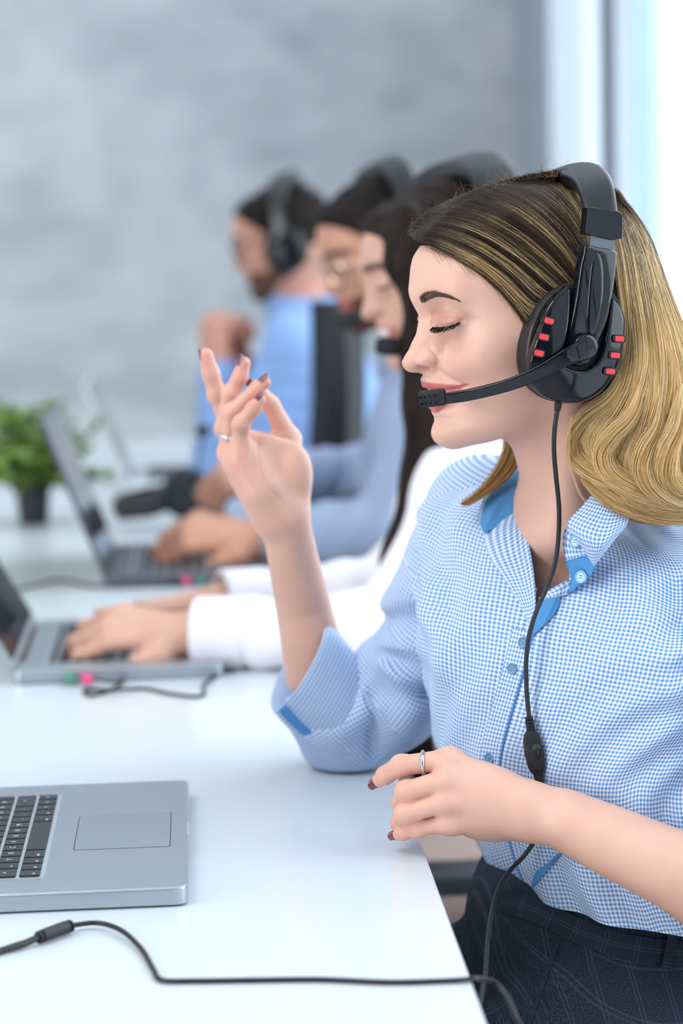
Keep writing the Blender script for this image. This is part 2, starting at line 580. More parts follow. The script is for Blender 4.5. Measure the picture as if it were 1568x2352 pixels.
def laptop(label, fx, y0, y1, depth, lid_deg, metal, legends=False, group=None, lidh=0.235, keys=True):
    """Open laptop with its user at +X: front edge at x=fx, spanning y0..y1; the lid stands at the -X side."""
    z = TABLE_Z
    root = thing('laptop', label, 'laptop', (fx - depth / 2, (y0 + y1) / 2, z), group)
    H = 0.0150
    flat = lambda p, h: np.column_stack([p[:, 0], p[:, 1], np.full(len(p), z + h)])
    outline = rounded_poly([(fx - depth, y0), (fx, y0), (fx, y1), (fx - depth, y1)], 0.011, 8)
    mesh_obj('base', *extrude(outline, flat, 0.0012, H, 0.0022, 4), metal, root)
    wid = y1 - y0
    # the shallow bright well under the keys
    kx1 = fx - 0.1065 * depth / 0.247
    kd = 0.104 * depth / 0.247
    ky0, ky1 = y0 + wid * 0.118, y1 - wid * 0.118
    well = rounded_poly([(kx1 - kd, ky0), (kx1, ky0), (kx1, ky1), (kx1 - kd, ky1)], 0.003, 4)
    mesh_obj('keyboard_well', *extrude(well, flat, H - 0.002, H + 0.0001), M_WELL, root)
    if keys:
        tot = 14.5
        rowh = [1, 1, 1, 1, 1, .56]
        unit = (ky1 - ky0 - 0.004) / tot
        xh = (kd - 0.004) / sum(rowh)
        xc = kx1 - 0.002
        for r, row in enumerate(ROWS):
            yc = ky0 + 0.002
            for txt, wd in row:
                a, b_ = yc, yc + wd * unit
                yc = b_
                g = 0.0014
                x1_, x0_ = xc - g, xc - xh * rowh[r] + g
                outl = rounded_poly([(x0_, a + g), (x1_, a + g), (x1_, b_ - g), (x0_, b_ - g)], 0.0012, 3)
                k = mesh_obj('key', *extrude(outl, flat, H + 0.0001, H + 0.0016, 0.0004, 2, True), M_KEY, root)
                if legends and txt and a < y0 + wid * 0.86:
                    cu = bpy.data.curves.new('key_legend', 'FONT')
                    cu.body = txt
                    cu.size = 0.0062 if len(txt) == 1 else 0.0034
                    cu.align_x, cu.align_y = 'CENTER', 'CENTER'
                    cu.extrude = 0.00004
                    cu.materials.append(M_LEGEND)
                    tmp = bpy.data.objects.new('key_legend', cu)
                    lm = bpy.data.meshes.new_from_object(tmp)
                    bpy.data.objects.remove(tmp)
                    t = bpy.data.objects.new('key_legend', lm)
                    COL.objects.link(t)
                    t.parent = k
                    big = len(txt) == 1
                    t.location = Vector(((x0_ + x1_) / 2 + (0 if big else 0.003), (a + b_) / 2 + (0 if big else -wd * unit / 2 + 0.006), z + H + 0.00166)) - Vector(origin_of(k))
                    t.rotation_euler = (0, 0, math.pi / 2)
            xc -= xh * rowh[r]
    # trackpad a hair below its bezel
    ty = (y0 + y1) / 2
    tx1 = fx - 0.0145 * depth / 0.247
    tp = rounded_poly([(tx1 - 0.0735, ty - 0.0525), (tx1, ty - 0.0525), (tx1, ty + 0.0525), (tx1 - 0.0735, ty + 0.0525)], 0.002, 4)
    rim = rounded_poly([(tx1 - 0.0742, ty - 0.0532), (tx1 + 0.0007, ty - 0.0532), (tx1 + 0.0007, ty + 0.0532), (tx1 - 0.0742, ty + 0.0532)], 0.002, 4)
    mesh_obj('trackpad_gap', *extrude(rim, flat, H - 0.001, H + 0.00008), M_KEY, root)
    mesh_obj('trackpad', *extrude(tp, flat, H - 0.001, H + 0.0002), M_ALU_PAD, root)
    notch = rounded_poly([(fx - 0.0015, ty - 0.022), (fx + 0.0006, ty - 0.022), (fx + 0.0006, ty + 0.022), (fx - 0.0015, ty + 0.022)], 0.0009, 3)
    mesh_obj('lid_notch', *extrude(notch, flat, H - 0.005, H + 0.0003), M_WELL, root)
    for yy in (y0 + 0.03, y1 - 0.03):
        for xx in (fx - 0.02, fx - depth + 0.03):
            mesh_obj('foot', *lathe([(0.006, 0), (0.006, 0.0016)], (xx, yy, z), 12), M_RUBBER, root)
    # lid
    hx, hz = fx - depth + 0.006, z + H
    a = math.radians(lid_deg)  # angle of the lid from the keyboard plane, opening over the user side
    dx, dz = math.cos(a), math.sin(a)  # along the lid away from the hinge
    nx, nz = -dz, dx                  # outward (back of the lid)

    def lid3(p, h):
        return np.column_stack([hx + p[:, 1] * dx + nx * h, p[:, 0], hz + p[:, 1] * dz + nz * h])
    lo = rounded_poly([(y0, 0.002), (y1, 0.002), (y1, lidh), (y0, lidh)], 0.010, 8)
    lid = mesh_obj('lid', *extrude(lo, lid3, 0.0, 0.0055, 0.0015, 3), metal, root)
    so = rounded_poly([(y0 + 0.004, 0.012), (y1 - 0.004, 0.012), (y1 - 0.004, lidh - 0.004), (y0 + 0.004, lidh - 0.004)], 0.007, 6)
    mesh_obj('screen', *extrude(so, lid3, -0.0006, 0.0006), M_SCREEN, lid)
    mesh_obj('hinge', *tube([(hx, y0 + 0.06, hz - 0.001), (hx, y1 - 0.06, hz - 0.001)], 0.0045, 12), M_KEY, root)
    return root


laptop('silver laptop nearest the camera, beside the raised elbow of the blonde woman', -0.019, 1.712, 2.046, 0.247, 112, M_ALU, legends=True)

# ------------------------------------------------------------------ implicit surfaces for bodies
def _len(v):
    return np.sqrt(np.einsum('ij,ij->i', v, v))


def ell(p, c, r):
    q = p - np.asarray(c, float)
    r = np.asarray(r, float)
    k0, k1 = _len(q / r), _len(q / (r * r))
    return k0 * (k0 - 1.0) / np.maximum(k1, 1e-9)


def cap(p, a, b, ra, rb=None):
    a, b = np.asarray(a, float), np.asarray(b, float)
    rb = ra if rb is None else rb
    ab = b - a
    t = np.clip(((p - a) @ ab) / (ab @ ab + 1e-12), 0, 1)
    return _len(p - a - t[:, None] * ab) - (ra + (rb - ra) * t)


def smin(a, b, k):
    h = np.maximum(k - np.abs(a - b), 0.0) / k
    return np.minimum(a, b) - h * h * k * 0.25


def smax(a, b, k):
    return -smin(-a, -b, k)


def chain(p, pts, rs, k=0.0):
    d = cap(p, pts[0], pts[1], rs[0], rs[1])
    for i in range(1, len(pts) - 1):
        e = cap(p, pts[i], pts[i + 1], rs[i], rs[i + 1])
        d = smin(d, e, k) if k else np.minimum(d, e)
    return d


def sdf_mesh(f, lo, hi, h, project=2):
    """Surface nets over a sparse set of 8x8x8 blocks; f maps (N,3) world points to signed distances."""
    lo, hi = np.asarray(lo, float), np.asarray(hi, float)
    B = 8
    nb = np.ceil((hi - lo) / (h * B)).astype(int) + 1
    g = np.stack(np.meshgrid(*[np.arange(n) for n in nb], indexing='ij'), -1).reshape(-1, 3)
    cen = lo + (g + 0.5) * h * B
    d = np.concatenate([f(c) for c in np.array_split(cen, max(1, len(cen) // 60000))])
    blocks = g[np.abs(d) < h * B * 1.35]
    N = nb * B + 2
    loc = np.stack(np.meshgrid(*[np.arange(B + 1)] * 3, indexing='ij'), -1)
    keysL, vertsL, quadsL = [], [], []
    for ch in np.array_split(blocks, max(1, len(blocks) // 120)):
        if not len(ch):
            continue
        idx = ch[:, None, None, None, :] * B + loc[None]
        pts = lo + idx * h
        D = f(pts.reshape(-1, 3)).reshape(idx.shape[:-1])
        S = D < 0
        c8, d8 = [], []
        sl = (slice(0, B), slice(1, B + 1))
        for a in range(2):
            for b in range(2):
                for c in range(2):
                    c8.append(S[:, sl[a], sl[b], sl[c]])
                    d8.append(D[:, sl[a], sl[b], sl[c]])
        c8 = np.stack(c8, -1)
        n_in = c8.sum(-1)
        act = (n_in > 0) & (n_in < 8)
        ii = np.argwhere(act)
        dd = np.stack(d8, -1)[act]
        corners = np.array([[a, b, c] for a in range(2) for b in range(2) for c in range(2)], float)
        acc = np.zeros((len(dd), 3))
        cnt = np.zeros(len(dd))
        for e in range(8):
            for ax in (4, 2, 1):
                if e & ax:
                    continue
                o = e | ax
                x = (dd[:, e] < 0) != (dd[:, o] < 0)
                t = dd[:, e] / np.where(x, dd[:, e] - dd[:, o], 1)
                acc += np.where(x[:, None], corners[e] + (corners[o] - corners[e]) * t[:, None], 0)
                cnt += x
        cell = ch[ii[:, 0]] * B + ii[:, 1:]
        vertsL.append(lo + (cell + acc / cnt[:, None]) * h)
        keysL.append((cell[:, 0] * N[1] + cell[:, 1]) * N[2] + cell[:, 2])
        for ax in range(3):
            s0 = S[:, :B, :B, :B]
            s1 = [S[:, 1:, :B, :B], S[:, :B, 1:, :B], S[:, :B, :B, 1:]][ax]
            jj = np.argwhere(s0 != s1)
            if not len(jj):
                continue
            flip = s0[tuple(jj.T)]
            base = ch[jj[:, 0]] * B + jj[:, 1:]
            u, v = [(1, 2), (2, 0), (0, 1)][ax]
            q = []
            for du, dv in ((-1, -1), (0, -1), (0, 0), (-1, 0)):
                cc = base.copy()
                cc[:, u] += du
                cc[:, v] += dv
                q.append((cc[:, 0] * N[1] + cc[:, 1]) * N[2] + cc[:, 2])
            q = np.stack(q, 1)
            q[~flip] = q[~flip][:, ::-1]
            quadsL.append(q)
    keys, V, Q = np.concatenate(keysL), np.concatenate(vertsL), np.concatenate(quadsL)
    order = np.argsort(keys)
    keys, V = keys[order], V[order]
    pos = np.clip(np.searchsorted(keys, Q), 0, len(keys) - 1)
    ok = (keys[pos] == Q).all(1)
    Q = pos[ok]
    T = np.array([[1, 1, 1], [1, -1, -1], [-1, 1, -1], [-1, -1, 1]], float)
    for _ in range(project):
        e = h * 0.5
        dv = np.stack([f(V + t * e) for t in T], -1)
        g = (dv @ T) / (4 * e)
        gn = np.maximum((g * g).sum(1, keepdims=True), 0.05)
        st = dv.mean(1, keepdims=True) * g / gn
        L = np.linalg.norm(st, axis=1, keepdims=True)
        V = V - st * np.minimum(1, 0.6 * h / np.maximum(L, 1e-12))
    used = np.unique(Q)
    remap = np.full(len(V), -1)
    remap[used] = np.arange(len(used))
    return V[used], remap[Q]


def vnormals(V, Q):
    a, b, c, d = V[Q[:, 0]], V[Q[:, 1]], V[Q[:, 2]], V[Q[:, 3]]
    n = np.cross(c - a, d - b)
    N = np.zeros_like(V)
    for k in range(4):
        np.add.at(N, Q[:, k], n)
    return N / (np.linalg.norm(N, axis=1, keepdims=True) + 1e-12)


def poly_dist(q, pts, closed=False):
    """Distance of 2D points q to a polyline, and signed-inside test for closed ones (negative inside)."""
    pts = np.asarray(pts, float)
    n = len(pts)
    D = np.full(len(q), 1e9)
    inside = np.zeros(len(q), bool)
    for i in range(n if closed else n - 1):
        a, b = pts[i], pts[(i + 1) % n]
        ab = b - a
        t = np.clip(((q - a) @ ab) / (ab @ ab + 1e-12), 0, 1)
        w = q - a - t[:, None] * ab
        D = np.minimum(D, np.hypot(w[:, 0], w[:, 1]))
        if closed:
            c = (a[1] > q[:, 1]) != (b[1] > q[:, 1])
            x = a[0] + (q[:, 1] - a[1]) * ab[0] / (ab[1] if abs(ab[1]) > 1e-12 else 1e-12)
            inside ^= c & (q[:, 0] < x)
    return np.where(inside, -D, D) if closed else D


class Frame:
    """Local frame of a head: f forward, l to its own left, u up; millimetres to metres."""

    def __init__(self, O, yaw, pitch, roll=0.0, s=0.001):
        y, p, r = (math.radians(a) for a in (yaw, pitch, roll))
        F0 = np.array([-math.cos(y), -math.sin(y), 0])
        L = np.array([math.sin(y), -math.cos(y), 0])
        Z = np.array([0, 0, 1.0])
        self.F = F0 * math.cos(p) - Z * math.sin(p)
        U = F0 * math.sin(p) + Z * math.cos(p)
        self.L = L * math.cos(r) + U * math.sin(r)
        self.U = U * math.cos(r) - L * math.sin(r)
        self.O = np.asarray(O, float)
        self.M = np.stack([self.F, self.L, self.U], 1)
        self.s = s

    def w(self, q):
        return self.O + (np.asarray(q, float) * self.s) @ self.M.T

    def loc(self, p):
        return ((p - self.O) @ self.M) / self.s

    def px(self, px, py, l):
        """Local point on the sight line of (px, py) whose l coordinate is l."""
        d = CF + CR * (px - PW / 2) / FPX - CU * (py - PH / 2) / FPX
        t = (l * self.s - (CAM - self.O) @ self.L) / (d @ self.L)
        return self.loc(CAM + d * t)

    def pxs(self, pts, l):
        ls = np.broadcast_to(l, (len(pts),))
        return np.array([self.px(a, b, c) for (a, b), c in zip(pts, ls)])


def head_sdf(q, male=False, smile=1.0):
    """Signed distance (mm) of a head in its own frame; the neck is joined by the caller."""
    m = q.copy()
    m[:, 1] = np.abs(m[:, 1])
    j = 1.06 if male else 1.0
    d = ell(m, (10, 0, 47), (85, 72, 76))
    d = smin(d, ell(m, (54, 0, 68), (54, 58, 48)), 16)
    d = smin(d, cap(m, (99, 8, 60), (86, 36, 61), 8.5, 7.5), 14)
    mid = ell(m, (46, 0, 8), (50, 60, 62))
    mid = smin(mid, cap(m, (65, 42, 20), (14, 58, 24), 15, 10), 20)
    mid = smin(mid, ell(m, (69, 35, 8), (21.5, 22, 25)), 14)
    d = smin(d, mid, 16)
    jaw = cap(m, (88, 11 * j, -45), (20, 44 * j, -26), 12.5, 15)
    jaw = smin(jaw, cap(m, (20, 45 * j, -26), (10, 52, 8), 15, 14), 22)
    jaw = smin(jaw, ell(m, (70, 0, -43), (40, 42, 19)), 16)
    jaw = smin(jaw, ell(m, (101.5, 0, -47), (15, 17 * j, 16.5)), 10)
    jaw = smin(jaw, ell(m, (68, 0, -10), (45, 34, 30)), 14)
    jaw = smin(jaw, ell(m, (55, 34, -16), (28, 22, 28)), 18)
    d = smin(d, jaw, 16)
    # eye sockets, then closed lids over the eyeballs
    d = smax(d, -ell(m, (116, 24, 46), (20, 20, 12)), 16)
    d = smin(d, ell(m, (88.0, 29.5, 39.5), (13.4, 15.0, 12.0)), 6)
    # nose
    nose = chain(m, [(99.5, 0, 54), (101.8, 0, 45), (106.5, 0, 34), (113.5, 0, 23), (120.2, 0, 13.4)], [8.0, 7.4, 7.2, 7.4, 8.6], 5)
    nose = smin(nose, cap(m, (97, 7, 38), (104, 9, 14), 6.0, 6.5), 12)
    nose = smin(nose, ell(m, (109.6, 10.4, 12.4), (9.2, 6.0, 6.2)), 6)
    nose = smin(nose, cap(m, (121, 0, 9.5), (112, 0, 5.5), 5.0, 4.5), 5)
    d = smin(d, nose, 9 + 11 * smoothstep(18, 34, m[:, 2]))
    d = smax(d, -ell(m, (114.5, 8.2, 5.9), (6.6, 4.0, 4.5)), 1.6)
    # lips
    up = chain(m, [(112.4, 0, -8.4), (111.6, 6, -7.7), (107, 15, -9.5), (99.5, 23, -11.2), (92.5, 29, -12.0)], [4.7, 4.8, 4.3, 3.3, 2.0], 3)
    lo = chain(m, [(109.6, 0, -22.8), (108.7, 7, -22.6), (103.4, 16, -20.0), (96, 24, -15.0), (92, 28.5, -12.8)], [6.2, 6.2, 5.2, 3.4, 1.8], 3)
    d = smin(d, up, 4)
    d = smin(d, lo, 4)
    return d

# ------------------------------------------------------------------ the blonde woman in front: body
HF = Frame(P(1276, 790, 1.93), 12, 10)


def skin_mat(name, base, sss=0.12):
    """Skin: base colour, carried pigment (lip colour, eye make-up, nails' beds) in a mask attribute, fine pores."""
    m, nt, b = node_mat(name)
    N, L = nt.nodes, nt.links
    at = N.new('ShaderNodeAttribute')
    at.attribute_name = 'pigment'
    tc = N.new('ShaderNodeTexCoord')
    n1 = N.new('ShaderNodeTexNoise')
    n1.inputs['Scale'].default_value = 28
    n1.inputs['Detail'].default_value = 5
    L.new(tc.outputs['Object'], n1.inputs['Vector'])
    hs = N.new('ShaderNodeMix')
    hs.data_type = 'RGBA'
    hs.blend_type = 'MULTIPLY'
    hs.inputs[0].default_value = 1.0
    rmp = N.new('ShaderNodeValToRGB')
    rmp.color_ramp.elements[0].position = 0.3
    rmp.color_ramp.elements[0].color = (0.93, 0.90, 0.89, 1)
    rmp.color_ramp.elements[1].position = 0.7
    rmp.color_ramp.elements[1].color = (1, 1, 1, 1)
    L.new(n1.outputs['Fac'], rmp.inputs[0])
    L.new(at.outputs['Color'], hs.inputs[6])
    L.new(rmp.outputs[0], hs.inputs[7])
    L.new(hs.outputs[2], b.inputs['Base Color'])
    b.inputs['Roughness'].default_value = 0.46
    b.inputs['Specular IOR Level'].default_value = 0.42
    b.inputs['Subsurface Weight'].default_value = sss
    b.inputs['Subsurface Radius'].default_value = (1.0, 0.4, 0.22)
    b.inputs['Subsurface Scale'].default_value = 0.006
    vo = N.new('ShaderNodeTexNoise')
    vo.inputs['Scale'].default_value = 900
    vo.inputs['Detail'].default_value = 3
    L.new(tc.outputs['Object'], vo.inputs['Vector'])
    bp = N.new('ShaderNodeBump')
    bp.inputs['Strength'].default_value = 0.12
    bp.inputs['Distance'].default_value = 0.0006
    L.new(vo.outputs['Fac'], bp.inputs['Height'])
    L.new(bp.outputs['Normal'], b.inputs['Normal'])
    return m


SKIN = np.array(srgb(226, 179, 159)[:3])
M_SKIN = skin_mat('fair_skin', SKIN)


def woman_parts():
    """Joints of arms and hands, read off the photo with a depth for each."""
    J = {}
    # raised right hand
    W = P(655, 1196, 2.095)
    J['r_wrist'] = W
    J['r_elbow'] = P(790, 1652, 2.133)
    J['r_shoulder'] = P(1085, 1165, 2.085)
    J['r_fore'] = P(698, 1400, 2.12)
    hand = {
        'index': ([(521, 966, 2.140), (498, 906, 2.140), (484, 858, 2.138), (473, 816, 2.136)], [20.0, 20.5, 19.3, 16.0]),
        'middle': ([(513, 985, 2.122), (529, 905, 2.118), (551, 866, 2.116), (560, 834, 2.115)], [19.5, 18.8, 17.3, 14.8]),
        'ring': ([(520, 1040, 2.103), (533, 946, 2.096), (586, 899, 2.094), (607, 878, 2.094)], [20.0, 18.5, 17.2, 14.6]),
        'pinky': ([(551, 1052, 2.090), (553, 974, 2.078), (582, 938, 2.076), (597, 920, 2.076)], [22.5, 18.5, 16.4, 13.8]),
        'thumb': ([(677, 1110, 2.115), (664, 1008, 2.135), (622, 930, 2.130), (586, 888, 2.118)], [30.0, 25.0, 19.5, 15.5]),
    }
    J['r_hand'] = {k: ([P(*q) for q in pts], [r * pts[i][2] / FPX for i, r in enumerate(rs)]) for k, (pts, rs) in hand.items()}
    # left hand over the lap
    J['l_wrist'] = P(1243, 1870, 1.805)
    J['l_elbow'] = P(1790, 2150, 1.740)
    J['l_shoulder'] = P(1740, 1340, 1.80)
    hand = {
        'index': ([(1033, 1744, 1.822), (921, 1759, 1.828), (884, 1781, 1.840), (866, 1796, 1.848)], [25.5, 24.0, 20.5, 15.5]),
        'middle': ([(1026, 1790, 1.812), (932, 1817, 1.816), (918, 1843, 1.846), (930, 1852, 1.865)], [25.0, 23.0, 20.0, 16.0]),
        'ring': ([(1028, 1840, 1.810), (930, 1868, 1.815), (917, 1890, 1.843), (930, 1898, 1.863)], [25.0, 23.5, 20.0, 16.0]),
        'pinky': ([(1034, 1889, 1.814), (957, 1902, 1.818), (926, 1913, 1.828), (910, 1918, 1.836)], [23.0, 20.0, 16.5, 13.0]),
        'thumb': ([(1140, 1850, 1.845), (1040, 1830, 1.865), (975, 1840, 1.875), (940, 1848, 1.878)], [26.0, 23.0, 18.0, 14.0]),
    }
    J['l_hand'] = {k: ([P(*q) for q in pts], [r * pts[i][2] / FPX for i, r in enumerate(rs)]) for k, (pts, rs) in hand.items()}
    return J


WJ = woman_parts()


def hand_sdf(p, H, wrist, wr, palm_r, kf=0.004, kp=0.010, extra=()):
    d = None
    for nm in ('index', 'middle', 'ring', 'pinky'):
        pts, rs = H[nm]
        mc = wrist + (pts[0] - wrist) * 0.25
        e = cap(p, mc, pts[0], palm_r, rs[0] * 0.95)
        d = e if d is None else smin(d, e, kp)
    a, b = H['thumb'][0][0], H['thumb'][0][1]
    d = smin(d, cap(p, wrist + (a - wrist) * 0.4, a, palm_r, H['thumb'][1][0]), kp)
    for c, r, k in extra:
        d = smin(d, ell(p, c, r), k)
    fing = None
    for nm in ('index', 'middle', 'ring', 'pinky', 'thumb'):
        pts, rs = H[nm]
        e = chain(p, pts, rs, kf)
        # knuckle swell at the middle joint
        e = smin(e, _len(p - pts[1]) - rs[1] * 1.03, kf)
        fing = e if fing is None else smin(fing, e, 0.0018)
    return smin(d, fing, 0.006)


# trim of the profile along the midline (height, push forward), millimetres
PROFILE = [(-75, -1.5), (-60.0, -2.09), (-55.1, -0.45), (-49.3, -0.83), (-45.5, -2.26), (-40.1, -5.25), (-35.8, -3.48), (-32.3, 0.4), (-25.7, -1.56), (-10.2, -2.09), (-7.0, -2.75), (-3.8, -1.15), (1.7, -0.17), (6.4, 0.17), (10.2, 0.17), (13.4, -0.17), (16.1, -1.91), (23.4, -3.48), (30.7, -4.17), (37.5, -4.69), (44.5, -6.4), (53.2, -3.65), (60.7, -2.09), (68.0, -1.04), (79.5, -0.52), (91.5, 0.2), (101.0, -3.0), (130, -3)]
PR_U, PR_D = np.array(PROFILE).T


def woman_head(q):
    q = q.copy()
    q[:, 0] -= np.interp(q[:, 2], PR_U, PR_D) * np.exp(-(q[:, 1] / 27) ** 2) * smoothstep(40, 80, q[:, 0])
    return head_sdf(q)


def woman_sdf(p):
    d = np.full(len(p), 1.0)

    def near(c, r):
        return _len(p - np.asarray(c)) < r
    # head and neck
    q = HF.loc(p)
    s = _len(q - np.array([25, 0, 20])) < 260
    hd = np.full(len(p), 1.0)
    if s.any():
        hd[s] = woman_head(q[s]) * 0.001
    d = np.minimum(d, hd)
    n0, n1 = HF.w((-12, 0, -8)), P(1376, 1235, 1.978)
    nk = cap(p, n0, n1, 0.050, 0.054)
    nk = smin(nk, cap(p, HF.w((25, 0, -46)), P(1312, 1190, 1.940), 0.026, 0.022), 0.03)   # throat
    nk = smin(nk, cap(p, HF.w((-2, 50, -22)), P(1290, 1212, 1.915), 0.013, 0.009), 0.022)  # near neck muscle
    nk = smin(nk, cap(p, HF.w((-2, -50, -22)), P(1272, 1205, 1.955), 0.012, 0.009), 0.022)
    d = smin(d, nk, 0.022)
    # chest and shoulders under the shirt
    ch = cap(p, P(1180, 1290, 2.06), P(1560, 1370, 1.95), 0.045, 0.045)
    ch = smin(ch, cap(p, P(1285, 1290, 1.965), P(1290, 1440, 1.965), 0.045, 0.055), 0.05)
    ch = smin(ch, cap(p, P(1362, 1235, 1.99), P(1440, 1500, 2.0), 0.06, 0.09), 0.06)
    ch = smin(ch, cap(p, P(1248, 1228, 1.927), P(1190, 1222, 1.995), 0.010, 0.009), 0.02)   # collar bones
    ch = smin(ch, cap(p, P(1284, 1232, 1.908), P(1400, 1262, 1.895), 0.010, 0.009), 0.02)
    d = smin(d, ch, 0.03)
    J = WJ
    d = smin(d, chain(p, [P(1180, 1230, 2.05), P(1108, 1210, 2.070), P(1040, 1345, 2.075), P(978, 1475, 2.094), P(888, 1590, 2.118), P(792, 1652, 2.132)], [0.04, 0.038, 0.036, 0.034, 0.034, 0.033]), 0.03)
    d = smin(d, chain(p, [P(1600, 1400, 1.945), P(1740, 1400, 1.86), J['l_elbow']], [0.04, 0.040, 0.034]), 0.03)
    # right forearm and hand
    fa = chain(p, [J['r_elbow'], P(728, 1545, 2.125), J['r_fore'], P(672, 1280, 2.105), J['r_wrist']], [0.034, 0.0285, 0.0245, 0.0222, 0.0215])
    d = smin(d, fa, 0.012)
    s = near(P(600, 1030, 2.11), 0.19)
    if s.any():
        pp = p[s]
        h = hand_sdf(pp, J['r_hand'], J['r_wrist'], 0.02, 0.0150, extra=[
            (P(676, 1092, 2.098), (0.0155, 0.015, 0.027), 0.014),      # ball of the thumb
            (P(598, 1040, 2.100), (0.019, 0.012, 0.016), 0.012),
            (P(640, 1080, 2.103), (0.022, 0.010, 0.026), 0.012)])
        h = smin(h, chain(pp, [P(563, 1072, 2.090), P(596, 1130, 2.084), P(622, 1190, 2.090)], [0.0155, 0.0165, 0.0145]), 0.018)   # heel of the hand
        # web between thumb and first finger
        h = smin(h, cap(pp, P(650, 1030, 2.13), P(560, 1010, 2.125), 0.010, 0.010), 0.010)
        d[s] = smin(d[s], h, 0.012)
    # left forearm and hand
    fa = chain(p, [J['l_elbow'], P(1560, 2003, 1.755), P(1400, 1930, 1.780), P(1290, 1880, 1.798), J['l_wrist']], [0.036, 0.0305, 0.0268, 0.0235, 0.0225])
    fa = smin(fa, _len(p - P(1283, 1897, 1.785)) - 0.0085, 0.012)
    d = smin(d, fa, 0.012)
    s = near(P(1060, 1840, 1.820), 0.17)
    if s.any():
        pp = p[s]
        h = hand_sdf(pp, J['l_hand'], J['l_wrist'], 0.02, 0.0165, extra=[
            (P(1110, 1830, 1.822), (0.030, 0.015, 0.022), 0.014),
            (P(1140, 1900, 1.822), (0.026, 0.012, 0.011), 0.012)])
        for nm in ('index', 'middle', 'ring', 'pinky'):
            k = J['l_hand'][nm][0][0]
            h = smin(h, _len(pp - (k + np.array([0, -0.003, 0]))) - 0.0068, 0.010)
        d[s] = smin(d[s], h, 0.012)
    return d


def fu(pts, l):
    return HF.pxs(pts, l)[:, [0, 2]]


